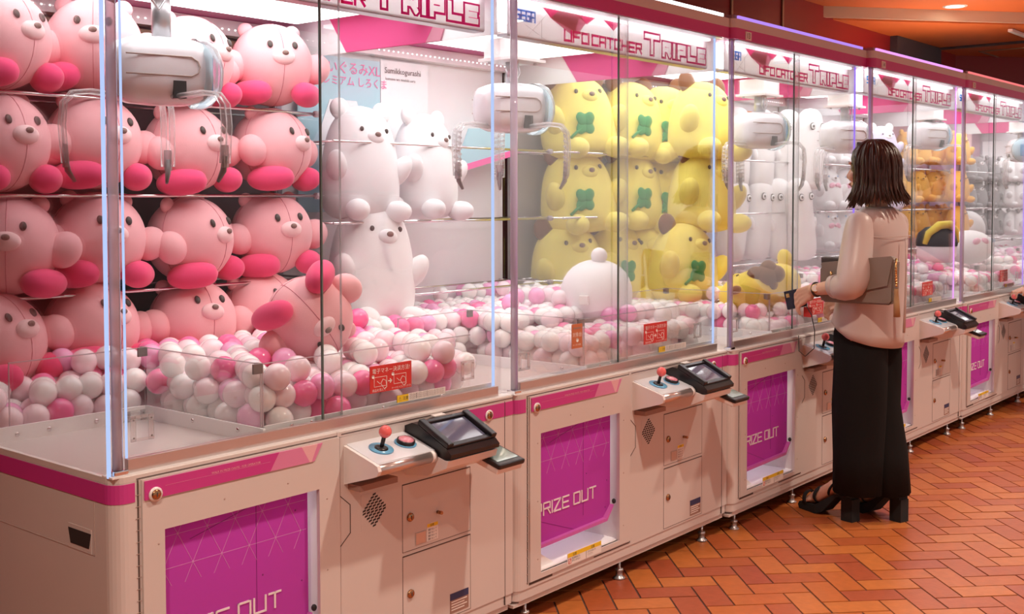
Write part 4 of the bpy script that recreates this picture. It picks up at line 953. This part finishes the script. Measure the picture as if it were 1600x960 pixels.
def person(label, loc, rz, left, right, hands, feet, top, leg, hair_len, sleeve):
    """left/right: shoulder, elbow, wrist; hands: list of (knuckle centre, across, dirs, thumb) per side"""
    t = empty('person', loc, (0, 0, rz)); tag(t, label, 'person')
    mb = MB(); mb.sm = True
    limb(mb, [(0, 0, .95), (0, -.005, 1.08), (0, -.015, 1.24), (0, -.02, 1.34)], [.125, .110, .112, .082]); mb.ell((0, -.012, 1.275), (.150, .085, .09)); mb.ell((0, -.01, .93), (.155, .115, .11))
    limb(mb, [(0, -.025, 1.36), (0, -.012, 1.425), (0, .0, 1.48)], [.062, .048, .050])
    mb.ell((0, .012, 1.585), (.074, .094, .108), n=28, m=20); mb.ell((0, .045, 1.53), (.056, .058, .062)); mb.ell((0, .088, 1.487), (.018, .016, .014))
    limb(mb, [(0, .100, 1.592), (0, .116, 1.566), (0, .122, 1.552)], [.009, .011, .013]); mb.ell((0, .107, 1.520), (.022, .009, .008)); mb.ell((0, .103, 1.508), (.019, .009, .007))
    for s in (-1, 1):
        mb.ell((s*.076, .005, 1.570), (.010, .018, .030), (0, 0, -s*.3)); mb.ell((s*.036, .090, 1.61), (.024, .012, .008)); mb.ell((s*.040, .078, 1.55), (.026, .024, .024))
    for (sh, el, wr), (K, ac, d, th, L) in ((left, hands[0]), (right, hands[1])):
        sh, el, wr, K, ac = map(Vector, (sh, el, wr, K, ac)); ac.normalize()
        limb(mb, [sh, sh.lerp(el, .5), el], [.046, .042, .038]); limb(mb, [el, el.lerp(wr, .35), wr], [.038, .037, .025])
        pm = (K - wr)
        for q in (-.028, -.010, .010, .028): limb(mb, [wr + ac*q*.55 + pm*.12, K + ac*q], [.0145, .0125])
        for q, l in zip((-.029, -.0105, .0095, .028), (.84, 1.0, .94, .74)): finger(mb, K + ac*q, d[0], d[1], d[2], L*l, .0082)
        finger(mb, wr + pm*.35 - ac*.030, th[0], th[1], th[2], L*.86, .0095)
    for s, (ax, ay, tx, ty) in zip((-1, 1), feet):
        f = Vector((tx-ax, ty-ay, 0)).normalized()
        hip, kn, an = Vector((s*.085, 0, .90)), Vector((ax + (s*.085-ax)*.45, ay*.6+.03, .52)), Vector((ax, ay, .165))
        limb(mb, [hip, kn, an], [.085, .055, .036]); h = Vector((ax, ay, .125)) - f*.03
        limb(mb, [h, Vector((ax, ay, .135)) + f*.05, Vector((ax, ay, .080)) + f*.13, Vector((ax, ay, .052)) + f*.185], [.030, .034, .032, .022])
        side = Vector((-f.y, f.x, 0))
        for q in range(5): limb(mb, [Vector((ax, ay, .055)) + f*.175 + side*(q-2)*.013, Vector((ax, ay, .042)) + f*(.215-.006*abs(q-1.5)) + side*(q-2)*.0145], [.010, .0085])
    body = mb.build('body', 'skin', t)
    md = body.modifiers.new('rm', 'REMESH'); md.mode = 'VOXEL'; md.voxel_size = .0042; md.use_smooth_shade = True
    ms = body.modifiers.new('sm', 'SMOOTH'); ms.factor = .5; ms.iterations = 3
    for s in (-1, 1):
        e = MB().ell((s*.034, .089, 1.588), (.0135, .011, .009), n=14, m=8).build('eye', 'eye_w', t); MB().ell((s*.034, .0975, 1.588), (.006, .0035, .0065), n=12, m=6).build('iris', 'dot', e)
        MB().tube([(s*.018, .106, 1.612), (s*.034, .104, 1.617), (s*.052, .090, 1.611)], [.003, .0035, .002], 6).build('eyebrow', 'hair', t)
    MB().tube([(-.022, .108, 1.5135), (-.008, .1155, 1.516), (0, .1155, 1.5145), (.008, .1155, 1.516), (.022, .108, 1.5135)], [.002, .005, .0045, .005, .002], 8).build('lips', 'lip', t)
    return t, body
def hairdo(t, length, rn, nst=420):
    mb = MB(); mb.sm = True; mb.ell((0, .0, 1.596), (.086, .104, .108), n=28, m=18)
    mb2 = MB()
    for q in range(nst):
        az0 = rn.uniform(0, 2*PI); az1 = az0; front = math.sin(az0) > .55   # sin = 1 points to the face
        if front: az1 = PI/2 + math.copysign(1.15 + rn.uniform(0, .12), az0 - PI/2)   # swept off the face to either side
        c, s_ = math.cos(az1), math.sin(az1)
        zend = 1.43 + rn.uniform(-.02, .025) + (.035 if s_ < -.5 else 0)*0 - .01*s_
        zend = zend if length > .5 else 1.53 + .02*s_ + rn.uniform(-.02, .02)
        k = rn.uniform(-.002, .010); pts = []; n = 9; part = rn.uniform(-.02, .02)
        for i in range(n):
            f = i/(n-1)
            aa = az0 + (az1-az0)*min(1, f*1.9); c, s_ = math.cos(aa), math.sin(aa)
            z = 1.712 - (1.712-zend)*f**1.25
            if z > 1.59: q_ = math.sqrt(max(0.0, 1 - ((z-1.59)/.125)**2))
            else: q_ = 1.0 + (.04 if length > .5 else -.14)*min(1, (1.59-z)/.15)
            fl = (max(0, f-.82)*.14*(1 + .5*rn.random())) if length > .5 else 0
            w_ = rn.uniform(-.004, .004)
            pts.append(Vector(((.084 + k)*q_*c + part*(1-f) + fl*c + w_, (.104 + k)*q_*s_ - .006 + fl*s_*1.1 + w_, z)))
        mb2.tube(pts, [.005, .007, .008, .008, .008, .0075, .0065, .005, .0016], 6)
    for f in mb2.bm.faces: f.smooth = True
    cap = mb.build('hair', 'hair', t); mb2.build('strands', 'hair', cap); return cap
# ---- the woman at the third cabinet
rn = random.Random(5)
LS, LE, LW = (-.165, -.02, 1.335), (-.262, -.045, 1.085), (-.225, .165, 1.045)
RS, RE, RW = (.165, -.02, 1.335), (.20, .045, 1.09), (.175, .215, .97)
hl = ((-.208, .240, 1.008), (0, .35, .94), [(.15, .75, -.62), (.25, .15, -.95), (.3, -.25, -.9)], [(.5, .75, .2), (.35, .8, -.3), (.2, .8, -.5)], .078)
hr = ((.165, .285, .945), (-.25, .25, .9), [(-.1, .9, -.4), (-.2, .5, -.8), (-.2, -.1, -1)], [(-.4, .8, .1), (-.5, .7, -.3), (-.3, .8, -.4)], .078)
woman, wbody = person('woman with dark bob, pale rose blouse and wide black trousers, facing the machine', (4.955, -.405, 0), -.10,
    (LS, LE, LW), (RS, RE, RW), (hl, hr), [(-.078, .090, -.045, .29), (.076, -.066, .115, .14)], 'blouse', 'trouser', 1, 1)
hairdo(woman, 1, rn)
# blouse: loose body with a curved hem, yoke seam and back pleat
mb = MB(); mb.sm = True; n = 48
def hem(a): return .835 + .075*max(0, math.sin(a))**.8 - .045*max(0, -math.sin(a))
secs = [(0, .022, hem, .186, .150, .016), (0, .022, .90, .184, .146, .014), (0, .012, 1.0, .180, .138, .010), (0, .0, 1.12, .178, .132, .006), (0, -.010, 1.24, .184, .126, .003), (0, -.018, 1.31, .200, .114, 0), (0, -.022, 1.358, .188, .092, 0), (0, -.022, 1.398, .126, .075, 0), (0, -.018, 1.415, .072, .062, 0)]
def zc(s):
    return s
rings = []
for cx, cy, z, rx, ry, w in secs:
    ring = []
    for k in range(n):
        a = 2*PI*k/n; fz = w*(math.sin(7*a + (0 if callable(z) else z*2)) + .6*math.sin(12*a))
        zz = z(a) if callable(z) else (max(z, hem(a)+.012) if z < .92 else z)
        ring.append(mb.bm.verts.new((cx + rx*math.cos(a)*(1+fz), cy + ry*math.sin(a)*(1+fz), zz)))
    rings.append(ring)
for a, b in zip(rings, rings[1:]):
    for k in range(n): mb._f([a[k], a[(k+1) % n], b[(k+1) % n], b[k]])
bl = mb.build('blouse', 'blouse', woman, sub=1)
md = bl.modifiers.new('th', 'SOLIDIFY'); md.thickness = .004
def sleeve(pts, rad, cuff, sh_):
    mb = MB(); mb.tube(pts, rad, 20, caps=False); o = mb.build('sleeve', 'blouse', woman, sub=1); m_ = o.modifiers.new('th', 'SOLIDIFY'); m_.thickness = .004
    mb = MB(); mb.tube(cuff, [rad[-1]*1.05, rad[-1]*1.02], 20, caps=False); c = mb.build('cuff', 'blouse', o); m_ = c.modifiers.new('th', 'SOLIDIFY'); m_.thickness = .005
V = Vector
def chain(a, b, c, e):
    a, b, c = V(a), V(b), V(c); d = (b-a).normalized(); return [a - d*.058, a - d*.054, a - d*.040, a - d*.015, a.lerp(b, .20), a.lerp(b, .55), a.lerp(b, .85), b + V((0, .012, -.018)), b.lerp(c, .22) + V((0, 0, -.010)), b.lerp(c, e)]
pl_ = chain(LS, LE, LW, .42); sleeve(pl_, [.006, .026, .047, .060, .067, .071, .075, .072, .064, .050], [V(LE).lerp(V(LW), .38), V(LE).lerp(V(LW), .50)], V(LS))
pr_ = chain(RS, RE, RW, .42); sleeve(pr_, [.006, .026, .047, .060, .067, .071, .075, .072, .064, .050], [V(RE).lerp(V(RW), .38), V(RE).lerp(V(RW), .50)], V(RS))
mb = MB()
def onback(a, z, rx, ry, cy): return V((rx*math.cos(a), cy + ry*math.sin(a), z))
mb.tube([onback(R(d), 1.285, .191, .126, -.018) for d in range(190, 352, 6)], .0016, 6); mb.tube([V((.0, -.152 - .0, 1.28)), V((.0, -.157, 1.15)), V((0, -.155, 1.0)), V((0, -.15, .86))], [.002, .004, .005, .006], 6); mb.build('yoke_seam', 'blouse', bl)
# trousers: two wide legs that merge at the waist
mb = MB()
LEG = {-1: [(-.060, .030, .130, .110, .108, .03), (-.060, .028, .30, .110, .112, .022), (-.060, .028, .52, .110, .122, .014)], 1: [(.068, -.048, .122, .112, .098, .03), (.067, -.030, .30, .108, .102, .022), (.066, .010, .52, .104, .106, .014)]}
for s in (-1, 1):
    loft(mb, LEG[s] + [(s*.066, .020, .72, .106, .120, .006), (s*.062, .024, .84, .100, .122, 0), (s*.050, .022, .93, .095, .116, 0), (s*.045, .015, 1.0, .085, .10, 0)], 36)
tr = mb.build('trousers', 'trouser', woman); md = tr.modifiers.new('th', 'SOLIDIFY'); md.thickness = .005
# platform sandals with block heels
for s, (ax, ay, tx, ty) in zip((-1, 1), [(-.078, .090, -.045, .29), (.076, -.066, .115, .14)]):
    ang = math.atan2(ty-ay, tx-ax) - PI/2; T = Matrix.Translation((ax, ay, 0)) @ Matrix.Rotation(ang, 4, 'Z')
    mb = MB(); solep = [(-.060, .100), (-.060, .112), (.02, .112), (.06, .090), (.13, .040), (.235, .034), (.243, .018), (.235, .0), (.13, .0), (.09, .018), (.05, .062), (.015, .100)]
    for k in range(1): pass
    A = [[mb.bm.verts.new(T @ V((w_*(.030 + .012*min(1, max(0, (py+.06)/.2)) - (.018 if py > .225 else 0)), py, pz))) for py, pz in solep] for w_ in (-1, 1)]
    mb._f(A[0]); mb._f(A[1][::-1]); nn = len(solep)
    for k in range(nn): mb._f([A[0][k], A[0][(k+1) % nn], A[1][(k+1) % nn], A[1][k]])
    sh = mb.build('sandal', 'suede', woman)
    mb = MB(); mb.prism([(-.027, -.068), (.027, -.068), (.030, -.03), (.028, -.008), (-.028, -.008), (-.030, -.03)], 0, .102, 'z')
    for v in mb.bm.verts: v.co = T @ v.co
    mb.build('heel', 'suede', sh)
    for yy_, zz_, rr_, lean, nm in ((.195, .055, .038, .0, 'toe_strap'), (.135, .085, .040, .2, 'front_strap'), (.045, .135, .040, .5, 'instep_strap'), (-.005, .165, .041, -.25, 'ankle_strap')):
        mb = MB(); ring = []
        for k in range(25):
            a = 2*PI*k/24; ring.append(T @ V((rr_*math.cos(a), yy_ + (rr_*math.sin(a) if nm == 'ankle_strap' else -lean*.04*math.sin(a)), zz_ + (rr_*.86*math.sin(a) if nm != 'ankle_strap' else -.02*math.sin(a)) )))
        mb.tube(ring, .011 if nm != 'toe_strap' else .013, 8, flat=.4); mb.build(nm, 'suede', sh)
# watch on the left wrist
w0 = V(LE).lerp(V(LW), .93); ax_ = (V(LW) - V(LE)).normalized(); mb = MB()
q1 = ax_.cross(V((0, 0, 1))).normalized(); q2 = ax_.cross(q1)
mb.tube([w0 + (q1*math.cos(2*PI*k/20) + q2*math.sin(2*PI*k/20))*.0295 for k in range(21)], .0055, 8); mb.mi = 1
fc = w0 - V((.93, .37, -.25)).normalized()*.030; nrm = (fc - w0).normalized(); Mq = nrm.to_track_quat('Z', 'Y').to_matrix().to_4x4(); mb.lathe([(.017, -.004), (.0185, 0), (.018, .004), (.015, .005)], 20, Matrix.Translation(fc) @ Mq); mb.mi = 2; mb.lathe([(.0155, .0045), (0, .005)], 20, Matrix.Translation(fc) @ Mq)
mb.build('wristwatch', ['bagdark', 'gold', 'watchface'], woman)
# things she carries
wm = Matrix.Translation(woman.location) @ Matrix.Rotation(-.10, 4, 'Z')
t = empty('phone', wm @ V((-.178, .285, .995)), (0, 0, -.10)); tag(t, 'dark navy phone case held in the woman\'s left hand', 'phone')
MB().box(-.008, .008, -.050, .050, -.043, .043, .004, Matrix.Rotation(-.25, 4, 'X')).build('case', 'phone', t); MB().box(-.0095, -.0075, .022, .040, .012, .030, .0015, Matrix.Rotation(-.25, 4, 'X')).build('camera_bump', 'gold', t)
t = empty('card', wm @ V((-.170, .225, .935)), (0, 0, -.1)); tag(t, 'small red card hanging under the woman\'s hand by the phone', 'card'); MB().box(-.002, .002, -.022, .022, -.02, .025, .0008).build('sleeve', 'red', t)
t = empty('cable', wm @ V((0, 0, 0)), (0, 0, -.1)); tag(t, 'thin black charging cable dangling from the phone beside the trousers', 'cable')
MB().tube([(-.19, .22, .965), (-.20, .19, .93), (-.205, .17, .86), (-.20, .175, .78), (-.20, .22, .74), (-.195, .255, .76), (-.19, .26, .83)], .0022, 6).build('wire', 'blackmat', t)
t = empty('handbag', wm @ V((-.185, -.035, 1.0)), (0, R(-4), -.10)); tag(t, 'taupe leather clutch handbag with tan tassel tucked under the woman\'s left arm', 'handbag')
mb = MB(); pts = [(-.170, .015), (-.155, .0), (.165, -.005), (.178, .01), (.172, .150), (.155, .165), (-.06, .19), (-.165, .205), (-.180, .19)]
mb.prism(pts, -.030, .028, 'x'); bmesh.ops.bevel(mb.bm, geom=list(mb.bm.edges), offset=.008, segments=2, affect='EDGES'); mb.build('body', 'bag', t)
mb = MB(); mb.prism([(-.178, .205), (-.170, .212), (.02, .190), (.155, .172), (.16, .162), (.06, .075), (-.05, .060), (-.15, .085)], -.038, -.031, 'x'); mb.build('flap', 'bag', t)
mb = MB(); mb.box(-.02, .02, .05, .17, .165, .195, .006); mb.mi = 1; mb.tube([(-.041, .11, .135), (-.043, .105, .11)], .006, 8); mb.mi = 0
mb.build('trim', ['bagdark', 'gold'], t)
mb = MB(); mb.tube([(-.02, -.185, .20), (-.035, -.19, .17), (-.035, -.188, .10)], .005, 8); mb.mi = 0
for k in range(8): mb.ell((-.035, -.19, .165-.011*k), .006, n=8, m=6)
mb.mi = 1; mb.lathe([(.008, .075), (.010, .06), (.009, .058), (.012, .02), (.015, -.045), (.0, -.045)], 14, Matrix.Translation((-.036, -.19, 0))); mb.build('tassel', ['gold', 'tassel'], t)
# ---- a second player further along, whose hand is on the fifth cabinet's stick
jx = Vector((MX[4] + .795, DY[4] - .062, .79))
pos = Vector((8.36, -.62, 0)); rz = .28; Mi = (Matrix.Translation(pos) @ Matrix.Rotation(rz, 4, 'Z')).inverted(); jl = Mi @ jx
wrist = jl + V((.075, -.085, .055)); hl2 = (tuple(jl + V((.03, -.035, .035))), (.7, .5, 0), [(-.5, .7, -.1), (-.4, .4, -.8), (-.1, -.1, -1)], [(-.7, .3, -.2), (-.6, .3, -.5), (-.5, .2, -.8)], .078)
hr2 = ((.27, .10, .80), (0, 1, .1), [(-.1, .1, -1), (-.2, .2, -1), (-.3, .2, -.9)], [(-.3, .6, -.7), (-.2, .5, -.8), (-.2, .3, -.9)], .078)
LS2, LE2 = (-.19, -.02, 1.365), (-.30, .06, 1.09)
man, _ = person('person reaching a hand to the joystick of machine 15 at the picture\'s edge', pos, rz, (LS2, LE2, tuple(wrist)), ((.19, -.02, 1.365), (.27, -.02, 1.10), (.27, .08, .87)), (hl2, hr2), [(-.10, .02, -.12, .24), (.10, 0, .12, .24)], 'navyshirt', 'greytrouser', 0, 1)
hairdo(man, 0, random.Random(9), 160)
mb = MB(); mb.sm = True; loft(mb, [(0, .0, .86, .172, .135, .01), (0, 0, 1.0, .165, .128, .006), (0, -.008, 1.15, .172, .125, 0), (0, -.015, 1.28, .182, .118, 0), (0, -.02, 1.36, .160, .085, 0), (0, -.02, 1.40, .11, .07, 0), (0, -.015, 1.42, .065, .06, 0)], 36); mb.tube([V(LS2), V(LS2).lerp(V(LE2), .6)], [.068, .062], 16); mb.tube([V((.19, -.02, 1.365)), V((.245, -.02, 1.2))], [.068, .062], 16)
mb.build('shirt', 'navyshirt', man)
mb = MB()
for s, (hx, hy) in ((-1, (-.10, .02)), (1, (.10, 0))): loft(mb, [(hx, hy, .10, .075, .085), (hx, hy, .5, .082, .09), (s*.085, 0, .85, .098, .12), (s*.06, 0, .96, .11, .125), (s*.05, 0, 1.0, .10, .11)], 24)
mb.build('trousers', 'greytrouser', man)
for s, (ax, ay) in ((-1, (-.10, .02)), (1, (.10, 0))):
    mb = MB(); mb.ell((ax, ay+.06, .045), (.048, .145, .05)); mb.mi = 1; mb.box(ax-.045, ax+.045, ay-.075, ay+.195, 0, .02, .008); mb.ell((ax, ay-.03, .09), (.045, .06, .06)); mb.build('shoe', ['blackmat', 'paper'], man)
